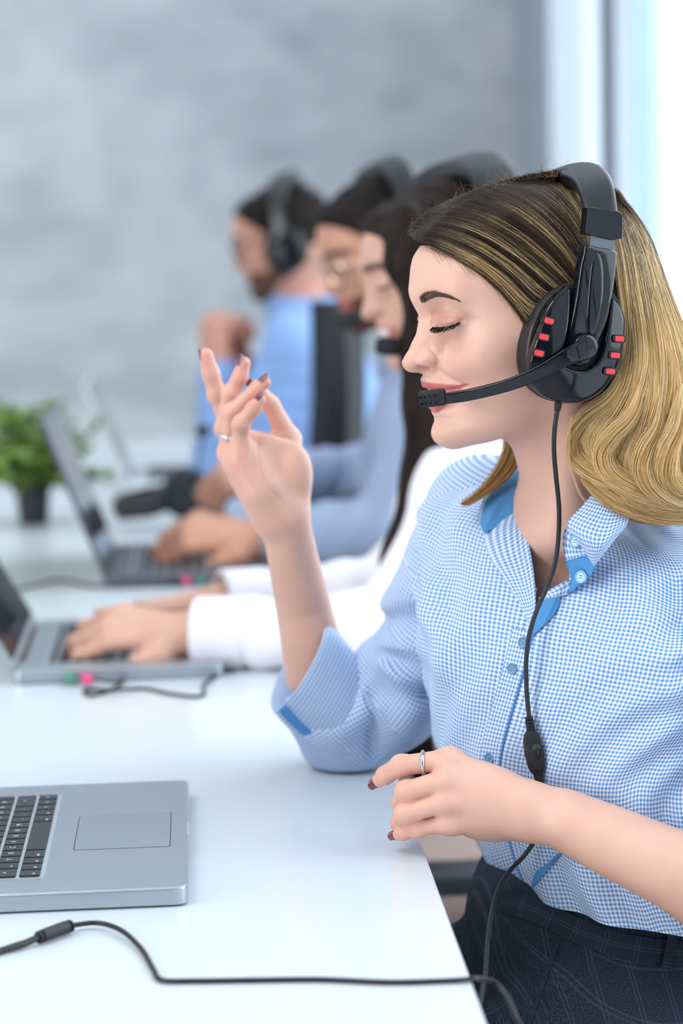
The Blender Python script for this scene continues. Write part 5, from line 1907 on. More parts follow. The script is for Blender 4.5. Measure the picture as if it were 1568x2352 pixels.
# near front: collar leaf, stand with its button, blue facing with its button, edge band
sheet('collar_leaf', [[(1374, 1118, 1.862), (1398, 1120, 1.855), (1424, 1130, 1.85), (1456, 1140, 1.848)],
                      [(1336, 1162, 1.853), (1370, 1172, 1.843), (1404, 1180, 1.838), (1446, 1178, 1.838)],
                      [(1303, 1204, 1.852), (1340, 1222, 1.838), (1388, 1232, 1.831), (1438, 1206, 1.832)],
                      [(1332, 1252, 1.848), (1352, 1262, 1.838), (1378, 1262, 1.833), (1408, 1244, 1.833)],
                      [(1362, 1299, 1.845), (1364, 1299, 1.844), (1367, 1297, 1.843), (1370, 1293, 1.843)]], M_GING, shirt, 34, 34, thick=0.0016, bulge=0.002)
sheet('collar_stand', [[(1306, 1206, 1.868), (1294, 1222, 1.872), (1291, 1244, 1.873), (1294, 1268, 1.872), (1299, 1288, 1.870)],
                       [(1330, 1226, 1.862), (1322, 1240, 1.862), (1320, 1254, 1.862), (1322, 1268, 1.862), (1326, 1281, 1.861)],
                       [(1356, 1240, 1.856), (1352, 1250, 1.855), (1350, 1260, 1.855), (1352, 1267, 1.855), (1356, 1272, 1.855)]], M_GING, shirt, 26, 20, thick=0.0014)
sheet('blue_facing', [[(1297, 1288, 1.871), (1304, 1308, 1.871), (1310, 1326, 1.870), (1308, 1346, 1.869), (1303, 1363, 1.868)],
                      [(1322, 1280, 1.863), (1332, 1298, 1.861), (1336, 1316, 1.860), (1330, 1338, 1.861), (1316, 1354, 1.863)],
                      [(1350, 1268, 1.856), (1362, 1284, 1.853), (1364, 1304, 1.852), (1350, 1326, 1.855), (1330, 1344, 1.860)]], M_BLUE, shirt, 26, 22, thick=0.0014, wob=0.001)
sheet('placket_edge', [[(1306, 1330), (1276, 1346), (1250, 1362), (1236, 1374)], [(1309, 1344), (1284, 1356), (1258, 1367), (1240, 1376)], [(1302, 1364), (1284, 1369), (1262, 1373), (1244, 1378)]], M_GING, shirt, 30, 12, off=0.0035)
sheet('blue_facing', [[(1240, 1376), (1262, 1373), (1286, 1369)], [(1231, 1404), (1254, 1402), (1281, 1392)], [(1226, 1440), (1242, 1428), (1266, 1416)], [(1221, 1462), (1228, 1454), (1240, 1444)]], M_BLUE, shirt, 26, 26, off=0.0030, wob=0.0008)
# closed part of the front: raised placket and the blue underlap showing along its edge
slit = [(1222, 1452), (1212, 1490), (1200, 1540), (1180, 1610), (1160, 1680), (1149, 1730), (1144, 1790), (1150, 1860), (1166, 1930), (1188, 2000), (1210, 2050)]
strip('placket', slit, 46, M_GING, shirt, off=0.0022, thick=0.0012, n=90, side=1.0)
strip('underlap', slit, 4, M_BLUE, shirt, off=0.0012, thick=0.0008, n=90, side=-0.8, nu=4)
sheet('hem_facing', [[(1232, 2000), (1262, 1978), (1290, 1952), (1300, 1942)], [(1222, 2022), (1246, 2004), (1276, 1974), (1296, 1952)], [(1220, 2042), (1236, 2022), (1262, 1992), (1284, 1964)]], M_BLUE, shirt, 24, 10, off=0.0035)


def button(px, py, r, m, off, holes=True, p=None):
    c = on_shirt(px, py, off) if p is None else p
    d = CAM - c
    d /= np.linalg.norm(d)
    n = np.array([-0.62, -0.78, 0.12])
    n /= np.linalg.norm(n)
    V, F = lathe([(r * .55, 0.0004), (r * .62, 0.0008), (r * .9, 0.0012), (r, 0.0004), (r * .95, -0.0006)][::-1], c, 26, n)
    parts = [(V, F)]
    if holes:
        x = np.cross(n, (0, 0, 1))
        x /= np.linalg.norm(x)
        y = np.cross(n, x)
        for a in (-1, 1):
            for b in (-1, 1):
                q = c + n * 0.0009 + (x * a + y * b) * r * 0.18
                parts.append(lathe([(r * 0.09, -0.0004), (r * 0.09, 0.0002)], q, 10, n))
    nf = len(F)
    V, F = merge(*parts)
    o = mesh_obj('button', V, F, [m, M_BLUE], shirt, sharp=50)
    for i in range(nf, len(o.data.polygons)):
        o.data.polygons[i].material_index = 1
    return o


button(1321, 1243, 0.0050, M_BUTTON, 0, p=P(1321, 1243, 1.8595))
button(1334, 1325, 0.0052, M_BUTTON, 0, p=P(1334, 1325, 1.857))
for x, y in ((1201, 1476), (1176, 1536), (1123, 1742)):
    button(x, y, 0.0046, M_BUTTON2, 0.0030)


# raised (far) sleeve: shoulder to elbow and into the rolled cuff
SL = [P(1112, 1180, 2.062), P(1058, 1315, 2.072), P(1000, 1468, 2.092), P(908, 1598, 2.117), P(800, 1657, 2.133)]
SR = [0.052, 0.049, 0.0475, 0.0475, 0.0480]
SC2 = [P(798, 1657, 2.133), P(772, 1628, 2.132)]


def sleeve_f(p):
    d = chain(p, SL, SR, 0.014)
    return smin(d, cap(p, SC2[0], SC2[1], 0.047, 0.046), 0.012)


def sleeve():
    lo, hi = np.array([0.03, 1.98, 0.745]), np.array([0.32, 2.20, 1.06])

    def f(p):
        d = sleeve_f(p)
        # drag folds running from the inner elbow, and soft twists along the upper arm
        e = P(830, 1492, 2.10)
        r = p - e
        R_ = _len(r)
        ang = np.arctan2(r[:, 2], r[:, 0])
        w = np.exp(-((R_ - 0.055) / 0.050) ** 2)
        d = d + 0.0052 * w * np.sin(ang * 6.5 + 7 * R_ / 0.1 + r[:, 1] * 30) * smoothstep(0.012, 0.05, R_)
        ax = (SL[2] - SL[0]) / np.linalg.norm(SL[2] - SL[0])
        s = (p - SL[0]) @ ax
        d = d + 0.0022 * np.sin(s * 95 + p[:, 0] * 60 + 2 * np.sin(s * 40)) * smoothstep(0.0, 0.08, s)
        # crease where the arm folds
        d = d + 0.0062 * np.exp(-(cap(p, P(830, 1484, 2.088), P(852, 1590, 2.076), 0.001) / 0.0065) ** 2) + 0.0058 * np.exp(-(cap(p, P(852, 1590, 2.076), P(858, 1730, 2.090), 0.001) / 0.0055) ** 2)
        d = d + 0.0042 * np.exp(-(cap(p, P(836, 1490, 2.084), P(930, 1560, 2.068), 0.001) / 0.005) ** 2) + 0.0035 * np.exp(-(cap(p, P(960, 1600, 2.070), P(1010, 1560, 2.060), 0.001) / 0.006) ** 2)
        # flattened where the elbow rests on the desk
        return smax(d, TABLE_Z + 0.001 - p[:, 2], 0.006)
    V, Q = sdf_mesh(f, lo, hi, 0.0024, 1)
    # cloth coordinates: along and round the nearest stretch of the arm
    segs = list(zip(SL[:-1], SL[1:])) + [(SC2[0], SC2[1])]
    best, UV, s0 = np.full(len(V), 9.0), np.zeros((len(V), 2)), 0.0
    up = np.array([0.2, -1.0, 0.1])
    for i, (a, b) in enumerate(segs):
        ab = b - a
        ln = np.linalg.norm(ab)
        ax = ab / ln
        t = np.clip(((V - a) @ ax), 0, ln)
        w = V - a - t[:, None] * ax
        dist = _len(w)
        n = up - ax * (up @ ax)
        n /= np.linalg.norm(n)
        m = np.cross(ax, n)
        th = np.arctan2(w @ m, w @ n)
        better = dist < best - 1e-6
        best[better] = dist[better]
        UV[better] = np.stack([th * 0.048, s0 + (V - a) @ ax], 1)[better]
        s0 += ln
    return mesh_obj('sleeve', V, Q, M_GING, shirt, uv=UV, sharp=0)


sleeve_o = sleeve()
# shoulder seam ridge where the sleeve is set in


def cuff():
    M = np.array([-0.50, 0.866])

    def ring_pt(cx, cy, Y, ra, rb, ph, tilt):
        x = cx + M[0] * ra * math.cos(ph) + (-0.7 * tilt) * math.sin(ph)
        y = cy + M[1] * ra * math.cos(ph) + (-0.7 * tilt) * math.sin(ph)
        return P(x, y, Y + rb * math.sin(ph))
    prof = [  # centre px, depth, radii, tilt: from inside the opening over the lip to the lower edge and back under
        (730, 1576, 2.122, 84, 0.031, 18), (702, 1544, 2.121, 96, 0.036, 24), (689, 1530, 2.121, 108, 0.041, 28), (684, 1525, 2.121, 116, 0.0445, 30), (690, 1529, 2.121, 120, 0.0465, 29), (712, 1552, 2.122, 121, 0.048, 24),
        (744, 1587, 2.124, 118, 0.0500, 14), (784, 1624, 2.126, 112, 0.0512, 4), (808, 1646, 2.128, 106, 0.0520, 0), (811, 1650, 2.128, 101, 0.0495, 0), (802, 1641, 2.128, 97, 0.046, 0)]
    nv, nu = 70, 150
    pr = catmull(np.array(prof, float), nv)
    ph = np.linspace(0, 2 * math.pi, nu, endpoint=False)
    V = []
    for j in range(nv):
        cx, cy, Y, ra, rb, tl = pr[j]
        for p_ in ph:
            wob = 1 + 0.03 * math.sin(3 * p_ + 0.07 * j) + 0.018 * math.sin(5 * p_ - 0.1 * j)
            V.append(ring_pt(cx, cy, Y, ra * wob, rb * (1 + .02 * math.sin(4 * p_)), p_, tl))
    V = np.array(V)
    V[:, 2] = np.maximum(V[:, 2], TABLE_Z + 0.002)
    vl = np.concatenate([[0], np.cumsum(np.linalg.norm(np.diff(V.reshape(nv, nu, 3)[:, nu // 4 * 3], axis=0), axis=1))])
    uv = np.stack(np.meshgrid(np.linspace(0, 0.31, nu), vl), -1).reshape(-1, 2)
    c = mesh_obj('rolled_cuff', V, grid_faces(nu, nv, True), M_GING, shirt, uv=uv, sharp=0)
    # solid blue trim down the front edge of the rolled cuff
    G = V.reshape(nv, nu, 3)
    i0 = int(round((2 * math.pi - 0.62) / (2 * math.pi) * nu))
    rows = np.array([G[22:58, i0 + k] for k in range(-2, 4)])
    cen = G[22:58].mean(1)[None]
    out = rows - cen
    out /= np.linalg.norm(out, axis=-1, keepdims=True)
    V1, V0 = (rows + out * 0.0022).reshape(-1, 3), (rows - out * 0.0004).reshape(-1, 3)
    n, k = 36, 6
    F = grid_faces(n, k) + [[i + k * n for i in f][::-1] for f in grid_faces(n, k)]
    for i in range(n - 1):
        F.append([i + 1, i, i + k * n, i + 1 + k * n])
        F.append([(k - 1) * n + i, (k - 1) * n + i + 1, (2 * k - 1) * n + i + 1, (2 * k - 1) * n + i])
    mesh_obj('cuff_trim', np.concatenate([V1, V0]), F, M_BLUE, shirt, sharp=60)


cuff()

# near sleeve, mostly beyond the right edge
NS = [P(1730, 1290, 1.85), P(1775, 1420, 1.82), P(1800, 1700, 1.79), P(1800, 1960, 1.775)]
V, F = tube(catmull(NS, 40), np.interp(np.linspace(0, 1, 40), [0, .2, .6, 1], [.055, .056, .052, .054]) + 0.0015 * np.sin(np.linspace(0, 30, 40)), 60, cap=False)
uv = np.stack(np.meshgrid(np.linspace(0, .33, 60), np.linspace(0, .24, 40)), -1).reshape(-1, 2)
mesh_obj('sleeve', V, F, M_GING, shirt, uv=uv, sharp=0)


def plaid():
    m, nt, b = node_mat('navy_check_wool')
    N, L = nt.nodes, nt.links
    uv = N.new('ShaderNodeUVMap')
    uv.uv_map = 'UVMap'
    cr = None
    prev = None
    base = N.new('ShaderNodeTexNoise')
    base.inputs['Scale'].default_value = 900
    base.inputs['Detail'].default_value = 3
    mp = N.new('ShaderNodeMapping')
    mp.inputs['Scale'].default_value = (1, 3.5, 1)
    L.new(uv.outputs[0], mp.inputs['Vector'])
    L.new(mp.outputs[0], base.inputs['Vector'])
    r0 = N.new('ShaderNodeValToRGB')
    r0.color_ramp.elements[0].position = 0.35
    r0.color_ramp.elements[0].color = srgb(15, 22, 32)
    r0.color_ramp.elements[1].position = 0.75
    r0.color_ramp.elements[1].color = srgb(66, 82, 100)
    L.new(base.outputs['Fac'], r0.inputs[0])
    col = r0.outputs[0]
    sp = N.new('ShaderNodeSeparateXYZ')
    L.new(uv.outputs[0], sp.inputs[0])
    for axis, per, off in ((0, 0.026, 0.0), (1, 0.021, 0.01), (1, 0.021, 0.0125), (0, 0.026, 0.003)):
        a = N.new('ShaderNodeMath')
        a.operation = 'ADD'
        a.inputs[1].default_value = off
        L.new(sp.outputs[axis], a.inputs[0])
        w = N.new('ShaderNodeMath')
        w.operation = 'PINGPONG'
        w.inputs[1].default_value = per / 2
        L.new(a.outputs[0], w.inputs[0])
        g = N.new('ShaderNodeMath')
        g.operation = 'LESS_THAN'
        g.inputs[1].default_value = 0.0005
        L.new(w.outputs[0], g.inputs[0])
        nn = N.new('ShaderNodeTexNoise')
        nn.inputs['Scale'].default_value = 700
        L.new(uv.outputs[0], nn.inputs['Vector'])
        g2 = N.new('ShaderNodeMath')
        g2.operation = 'MULTIPLY'
        L.new(g.outputs[0], g2.inputs[0])
        L.new(nn.outputs['Fac'], g2.inputs[1])
        mx = N.new('ShaderNodeMix')
        mx.data_type = 'RGBA'
        mx.inputs[7].default_value = srgb(92, 108, 128)
        g3 = N.new('ShaderNodeMath')
        g3.operation = 'MULTIPLY'
        g3.inputs[1].default_value = 0.45
        L.new(g2.outputs[0], g3.inputs[0])
        L.new(g3.outputs[0], mx.inputs[0])
        L.new(col, mx.inputs[6])
        col = mx.outputs[2]
    L.new(col, b.inputs['Base Color'])
    b.inputs['Roughness'].default_value = 0.85
    b.inputs['Specular IOR Level'].default_value = 0.2
    bp = N.new('ShaderNodeBump')
    bp.inputs['Strength'].default_value = 0.3
    bp.inputs['Distance'].default_value = 0.001
    L.new(base.outputs['Fac'], bp.inputs['Height'])
    L.new(bp.outputs[0], b.inputs['Normal'])
    return m


M_PLAID = plaid()
HIP = P(1445, 2330, 1.965)
HIP[2] = 0.56


def legs_f(p):
    fw = np.array([-0.97, -0.20, 0.0])
    lat = np.array([0.20, -0.97, 0.0])
    d = ell(p - HIP, (0, 0, 0), (0.155, 0.185, 0.12))
    d = smin(d, cap(p, HIP + np.array([0.01, 0, 0.02]), HIP + np.array([-0.015, 0, 0.10]), 0.128, 0.118), 0.05)
    for s in (-1, 1):
        a = HIP + lat * s * 0.085 + np.array([0, 0, -0.005])
        k = HIP + lat * s * 0.115 + fw * 0.40 + np.array([0, 0, -0.025])
        f = k + np.array([0.03, 0, -0.40])
        d = smin(d, cap(p, a, k, 0.086, 0.062), 0.03)
        d = smin(d, cap(p, k, f, 0.058, 0.052), 0.02)
    s = (p - HIP)
    d = d + 0.0030 * np.sin(s[:, 0] * 70 + s[:, 2] * 60 + 2 * np.sin(s[:, 1] * 30)) * smoothstep(0.30, 0.05, _len(s))
    # crossing creases at the lap
    d = d + 0.006 * np.exp(-(cap(p, P(1290, 2112, 1.86), P(1205, 2380, 1.80), 0.001) / 0.004) ** 2)
    return smax(d, p[:, 2] - 0.704, 0.004)


V, Q = sdf_mesh(legs_f, np.array([-0.25, 1.62, 0.08]), np.array([0.62, 2.30, 0.72]), 0.0055, 1)
fw = np.array([-0.97, -0.20, 0.0])
rel = V - HIP
uv = np.stack([rel @ fw, rel[:, 2] + 0.5 * (rel @ np.array([0.20, -0.97, 0.0]))], 1)
trousers = mesh_obj('trousers', V, Q, M_PLAID, woman, uv=uv, sharp=0)
# waistband and fly, sewn on the trousers
LAY[0] = BVHTree.FromPolygons(V.tolist(), Q.tolist())
strip('waistband', [(1150, 2068), (1190, 2078), (1232, 2092), (1286, 2118), (1350, 2148), (1430, 2172), (1520, 2186), (1620, 2192)], 56, M_PLAID, trousers, off=0.0022, thick=0.0016, n=80, nu=10)
strip('fly', [(1290, 2138), (1270, 2190), (1243, 2270), (1214, 2352), (1196, 2410)], 9, M_PLAID, trousers, off=0.0018, thick=0.0014, n=50, nu=6)
strip('belt_loop', [(1545, 2150), (1538, 2185), (1530, 2222)], 22, M_PLAID, trousers, off=0.0048, thick=0.0016, n=20, nu=6)
LAY[0] = None
M_SHOE = mat('black_shoe_leather', srgb(28, 28, 30), 0.35, var=0.05)
for s in (-1, 1):
    f = HIP + np.array([0.20, -0.97, 0.0]) * s * 0.115 + fw * 0.40 + np.array([0.03, 0, -0.425])
    bm = bmesh.new()
    bmesh.ops.create_uvsphere(bm, u_segments=24, v_segments=16, radius=1)
    for v in bm.verts:
        x, y, z = v.co
        v.co = Vector((f[0] - 0.06 + x * (0.125 - 0.0 * z), f[1] + y * (0.043 if x < 0 else 0.036), 0.0 + max(0.0, 0.045 + z * (0.045 if x > -0.1 else 0.036))))
    V, F = bm_out(bm)
    mesh_obj('shoe', V, F, M_SHOE, woman)

# ------------------------------------------------------------------ the three colleagues further down the desk
M_LIPS = srgb(178, 92, 88)


def hand_pose(wrist, fwd, up, side, curl=(20, 45, 30), spread=1.0, scale=1.0, thumb_in=0.0):
    """Joints of a hand: fwd along the metacarpals, up = back of the hand, side = +1 thumb towards cross(up, fwd)."""
    f = np.asarray(fwd, float)
    f /= np.linalg.norm(f)
    u = np.asarray(up, float)
    u = u - f * (u @ f)
    u /= np.linalg.norm(u)
    s = np.cross(u, f) * side
    k = 0.001 * scale

    def W(x, y, z):
        return np.asarray(wrist) + (f * x + s * y + u * z) * k
    H = {}
    for nm, (mx, my, mz), ln, r in (('index', (88, 24, 4), (42, 26, 20), (10, 9.4, 8.4, 7)), ('middle', (91, 6, 6), (46, 29, 21), (10.5, 9.6, 8.6, 7.2)),
                                    ('ring', (86, -12, 4), (42, 27, 20), (10, 9.2, 8.2, 6.9)), ('pinky', (78, -28, 0), (33, 21, 18), (9, 8, 7.2, 6.2))):
        pts = [(mx, my, mz)]
        a = 0.0
        sp = math.radians({'index': 5, 'middle': 1, 'ring': -4, 'pinky': -10}[nm] * spread)
        for c, l in zip(curl, ln):
            a += math.radians(c)
            x, y, z = pts[-1]
            pts.append((x + l * math.cos(a) * math.cos(sp), y + l * math.cos(a) * math.sin(sp), z - l * math.sin(a)))
        H[nm] = ([W(*q) for q in pts], [q * k for q in r])
    t = thumb_in
    H['thumb'] = ([W(28, 26, -6), W(58, 42 - 8 * t, -14 - 6 * t), W(86, 40 - 24 * t, -20 - 8 * t), W(108, 34 - 40 * t, -24 - 8 * t)], [q * k for q in (14, 11, 9.6, 8)])
    return H


def person_mesh(name, f, lo, hi, h, m, base, tintf, parent=None, label=None):
    V, Q = sdf_mesh(f, lo, hi, h, 1)
    C = tintf(V)
    o = mesh_obj(name, V, Q, m, parent, loc=base if parent is None else None, attrs={'pigment': ('FLOAT_COLOR', np.column_stack([C, np.ones(len(C))]))}, sharp=0)
    return o


def bbox(pts, pad):
    pts = np.array(pts)
    return pts.min(0) - pad, pts.max(0) + pad


def coworker(label, hf, male, skin, neck, sh, el, wr, hands, hip, shirt_m, shirt_name, trouser_m, arm_r=1.0, beard=None, torso_w=(0.17, 0.115), sleeve_r=1.0, shirt_parts=()):
    """sh/el/wr: (right, left) joints; hands: (right, left) finger joint dicts."""
    def torso(p, g=0.0):
        c = (sh[0] + sh[1]) / 2
        d = cap(p, sh[0] * 0.86 + c * 0.14, sh[1] * 0.86 + c * 0.14, 0.062 + g, 0.062 + g)
        mid = c * 0.5 + hip * 0.5
        d = smin(d, ell(p - (c * 0.72 + hip * 0.28), (0, 0, 0), (torso_w[1] + g, torso_w[0] + g, 0.20)), 0.06)
        d = smin(d, ell(p - (c * 0.35 + hip * 0.65), (0, 0, 0), (torso_w[1] + g, torso_w[0] * 0.92 + g, 0.22)), 0.06)
        d = smin(d, cap(p, c, neck, 0.06 + g * .4, 0.058 + g * .4), 0.05)
        return d

    def body(p):
        d = torso(p, -0.012)
        q = hf.loc(p)
        s = _len(q - np.array([25, 0, 20])) < 300
        if s.any():
            h = np.full(len(p), 1.0)
            h[s] = head_sdf(q[s], male) * 0.001 * (hf.s / 0.001)
            d = smin(d, h, 0.01)
        d = smin(d, cap(p, hf.w((-6, 0, -10)), neck, 0.056 if male else 0.05, 0.058), 0.025)
        for i in (0, 1):
            d = smin(d, chain(p, [sh[i], el[i], wr[i]], [0.045 * arm_r, 0.037 * arm_r, 0.026 * arm_r], 0.01), 0.02)
            if hands[i] is not None:
                s = _len(p - wr[i]) < 0.26
                if s.any():
                    d[s] = smin(d[s], hand_sdf(p[s], hands[i], wr[i], 0.02, 0.0145 * arm_r), 0.014)
        return d
    allp = [hf.w((130, 0, 60)), hf.w((-90, 80, 130)), hf.w((0, -80, 0)), neck, hip] + list(sh) + list(el) + list(wr)
    for H in hands:
        if H is not None:
            allp += [q for v in H.values() for q in v[0]]
    lo, hi = bbox(allp, 0.09)

    def tint(V):
        C = np.tile(np.array(skin[:3]), (len(V), 1))
        q = hf.loc(V)
        a = np.abs(q[:, 1])
        lips = smoothstep(2.0, -1.0, np.maximum(np.abs(q[:, 2] + 15) - 11 + np.maximum(0, a - 8) * .3, np.maximum(a - 28, 96 - q[:, 0])))
        C = C * (1 - 0.8 * lips[:, None]) + np.array(M_LIPS[:3]) * 0.8 * lips[:, None]
        if not male:   # smiling teeth
            t = smoothstep(1.0, -0.5, np.maximum(np.abs(q[:, 2] + 13) - 4.5 + a * .12, np.maximum(a - 21, 96 - q[:, 0])))
            C = C * (1 - t[:, None]) + np.array(srgb(240, 236, 230)[:3]) * t[:, None]
        br = smoothstep(2.5, -1.5, np.maximum(np.abs(q[:, 2] - 62 + 0.10 * np.abs(a - 26)) - 4.0, np.maximum(np.abs(a - 29) - 20, 70 - q[:, 0])))
        C = C * (1 - 0.85 * br[:, None]) + np.array(srgb(46, 36, 32)[:3]) * 0.85 * br[:, None]
        lash = smoothstep(1.6, -0.6, np.maximum(np.abs(q[:, 2] - 36 - 0.04 * (a - 30)) - 1.4, np.maximum(np.abs(a - 31) - 13, 70 - q[:, 0])))
        C = C * (1 - 0.9 * lash[:, None]) + np.array(srgb(34, 27, 24)[:3]) * 0.9 * lash[:, None]
        return C
    base = np.array([hip[0], hip[1], 0.0])
    o = person_mesh('person', body, lo, hi, 0.0040, M_SKIN, base, tint)
    props(o, label, 'person')
    # shirt with sleeves to the wrists
    def cloth(p):
        d = torso(p, 0.012)
        for i in (0, 1):
            a = sh[i] * 0.95 + ((sh[0] + sh[1]) / 2) * 0.05
            wend = el[i] + (wr[i] - el[i]) * 0.97
            d = smin(d, chain(p, [a, el[i], wend], [0.060 * sleeve_r, 0.050 * sleeve_r, 0.037 * sleeve_r], 0.012), 0.025)
            ax = (wr[i] - el[i]) / np.linalg.norm(wr[i] - el[i])
            d = smax(d, np.minimum((p - wend) @ ax, 0.12 - _len(p - wend)), 0.003)
            s = (p - el[i]) @ ax
            near = smoothstep(0.30, 0.0, _len(p - (el[i] + wend) / 2))
            d = d + near * 0.003 * np.sin(s * 110 + p[:, 2] * 60)
        # neck hole
        n = hf.w((-6, 0, -10)) - neck
        n /= np.linalg.norm(n)
        return smax(d, (p - neck) @ n - 0.030, 0.006)
    V, Q = sdf_mesh(cloth, lo, hi, 0.0058, 1)
    uv = np.stack([V[:, 0] + V[:, 1], V[:, 2]], 1)
    shirt_o = mesh_obj(shirt_name, V, Q, shirt_m, o, uv=uv, sharp=0)

    # collar stands round the neck
    n = hf.w((-6, 0, -10)) - neck
    V, F = tube([neck - n * 0.02, neck + n / np.linalg.norm(n) * 0.036], [0.078, 0.068], 40, cap=False)
    cl = mesh_obj('collar', V, F, shirt_m, shirt_o, uv=np.stack([V[:, 0], V[:, 2]], 1))
    md = cl.modifiers.new('thickness', 'SOLIDIFY')
    md.thickness = 0.004
    for i in (0, 1):
        ax = (wr[i] - el[i]) / np.linalg.norm(wr[i] - el[i])
        e = el[i] + (wr[i] - el[i]) * 0.985
        V, F = tube([e - ax * 0.055, e - ax * 0.05, e, e + ax * 0.004], [0.038 * sleeve_r, 0.0415 * sleeve_r, 0.0405 * sleeve_r, 0.036 * sleeve_r], 36, cap=False)
        cf = mesh_obj('cuff', V, F, shirt_m, shirt_o, uv=np.stack([V[:, 0] + V[:, 1], V[:, 2]], 1))
        md = cf.modifiers.new('thickness', 'SOLIDIFY')
        md.thickness = 0.003

    def legs(p):
        d = ell(p - hip, (0, 0, -0.02), (0.135, 0.175, 0.11))
        for s in (-1, 1):
            a = hip + np.array([0, s * 0.085, -0.02])
            k = hip + np.array([-0.42, s * 0.10, -0.03])
            f = np.array([k[0] + 0.02, k[1], 0.09])
            d = smin(d, chain(p, [a, k], [0.082, 0.062]), 0.03)
            d = smin(d, chain(p, [k, f], [0.058, 0.05]), 0.02)
        return smax(d, p[:, 2] - 0.70, 0.004)
    lo2, hi2 = hip + np.array([-0.55, -0.26, 0]), hip + np.array([0.2, 0.26, 0.16])
    lo2[2] = 0.03
    V, Q = sdf_mesh(legs, lo2, hi2, 0.0095, 1)
    mesh_obj('trousers', V, Q, trouser_m, o, uv=np.stack([V[:, 0], V[:, 2]], 1), sharp=0)
    for s in (-1, 1):
        bm = bmesh.new()
        bmesh.ops.create_uvsphere(bm, u_segments=20, v_segments=12, radius=1)
        for v in bm.verts:
            x, y, z = v.co
            v.co = Vector((hip[0] - 0.47 + x * 0.13, hip[1] + s * 0.10 + y * 0.042, max(0.0, 0.042 + z * 0.045)))
        V, F = bm_out(bm)
        mesh_obj('shoe', V, F, M_SHOE, o)
    if beard is not None:
        def bf(p):
            q = hf.loc(p)
            m = q.copy()
            d = head_sdf(q, male) - 2.0
            a = np.abs(q[:, 1])
            region = np.maximum(np.maximum(q[:, 2] - (-6 - 0.9 * np.maximum(0, 100 - q[:, 0]) * 0.35 + 0.55 * np.maximum(0, 62 - q[:, 0])), -78 - q[:, 2]), 12 - q[:, 0])
            mouth = 9 - np.sqrt(((q[:, 2] + 15) / 0.8) ** 2 + (np.maximum(0, a - 16)) ** 2)
            mouth = np.where(q[:, 0] > 96, mouth, -9)
            nose = np.where(q[:, 0] > 114.5 + 0 * a, q[:, 2] + 6, -9)
            return smax(smax(d, region, 4), np.maximum(mouth, nose), 2) * 0.001
        lo3, hi3 = bbox([hf.w((130, 60, -90)), hf.w((0, -60, 50)), hf.w((130, -60, 50)), hf.w((0, 60, -90))], 0.02)
        V, Q = sdf_mesh(bf, lo3, hi3, 0.0026, 1)
        mesh_obj('beard', V, Q, beard, o, attrs={'strand_color': ('FLOAT_COLOR', np.tile(np.append(np.array(srgb(44, 35, 31)[:3]), 1), (len(V), 1)))}, sharp=0)
    return o


def hair_cap(o, hf, m, col, extra=None, hairline=0.93, shift=0.0, thick=7.0, low=-10.0):
    def f(p):
        q = hf.loc(p)
        a = np.abs(q[:, 1])
        d = head_sdf(q) - thick - 3.5 * np.sin(q[:, 0] * 0.16 + q[:, 1] * 0.1) * np.sin(q[:, 2] * 0.13)
        g = (q[:, 0] - hairline * q[:, 2] - shift - 5 * smoothstep(60, 0, a)) / 1.366
        d = smax(smax(d, g, 5), low - q[:, 2] - np.maximum(0, -q[:, 0]) * 0.5, 6) * 0.001
        if extra is not None:
            d = smin(d, extra(p), 0.02)
        return d
    pts = [hf.w((110, 90, 140)), hf.w((-100, -90, -60)), hf.w((110, -90, 140)), hf.w((-100, 90, -60))]
    lo, hi = bbox(pts, 0.03)
    if extra is not None:
        lo[2] = 0.58
        lo[1] -= 0.1
        lo[0] -= 0.06
    V, Q = sdf_mesh(f, lo, hi, 0.0042, 1)
    t = RNG.uniform(0.75, 1.25, (len(V), 1))
    return mesh_obj('hair', V, Q, m, o, attrs={'strand_color': ('FLOAT_COLOR', np.column_stack([np.array(col[:3]) * t, np.ones(len(V))]))}, sharp=0)


def dark_hair_mat(name, col, scale):
    m, nt, b = node_mat(name)
    N, L = nt.nodes, nt.links
    tc = N.new('ShaderNodeTexCoord')
    mp = N.new('ShaderNodeMapping')
    mp.inputs['Scale'].default_value = scale
    L.new(tc.outputs['Object'], mp.inputs['Vector'])
    nz = N.new('ShaderNodeTexNoise')
    nz.inputs['Scale'].default_value = 90
    nz.inputs['Detail'].default_value = 5
    L.new(mp.outputs[0], nz.inputs['Vector'])
    cr = N.new('ShaderNodeValToRGB')
    cr.color_ramp.elements[0].position = 0.35
    cr.color_ramp.elements[0].color = tuple(c * 0.55 for c in col[:3]) + (1,)
    cr.color_ramp.elements[1].position = 0.7
    cr.color_ramp.elements[1].color = tuple(c * 1.5 for c in col[:3]) + (1,)
    L.new(nz.outputs['Fac'], cr.inputs[0])
    L.new(cr.outputs[0], b.inputs['Base Color'])
    b.inputs['Roughness'].default_value = 0.6
    b.inputs['Specular IOR Level'].default_value = 0.12
    bp = N.new('ShaderNodeBump')
    bp.inputs['Strength'].default_value = 0.6
    bp.inputs['Distance'].default_value = 0.003
    L.new(nz.outputs['Fac'], bp.inputs['Height'])
    L.new(bp.outputs[0], b.inputs['Normal'])
    return m


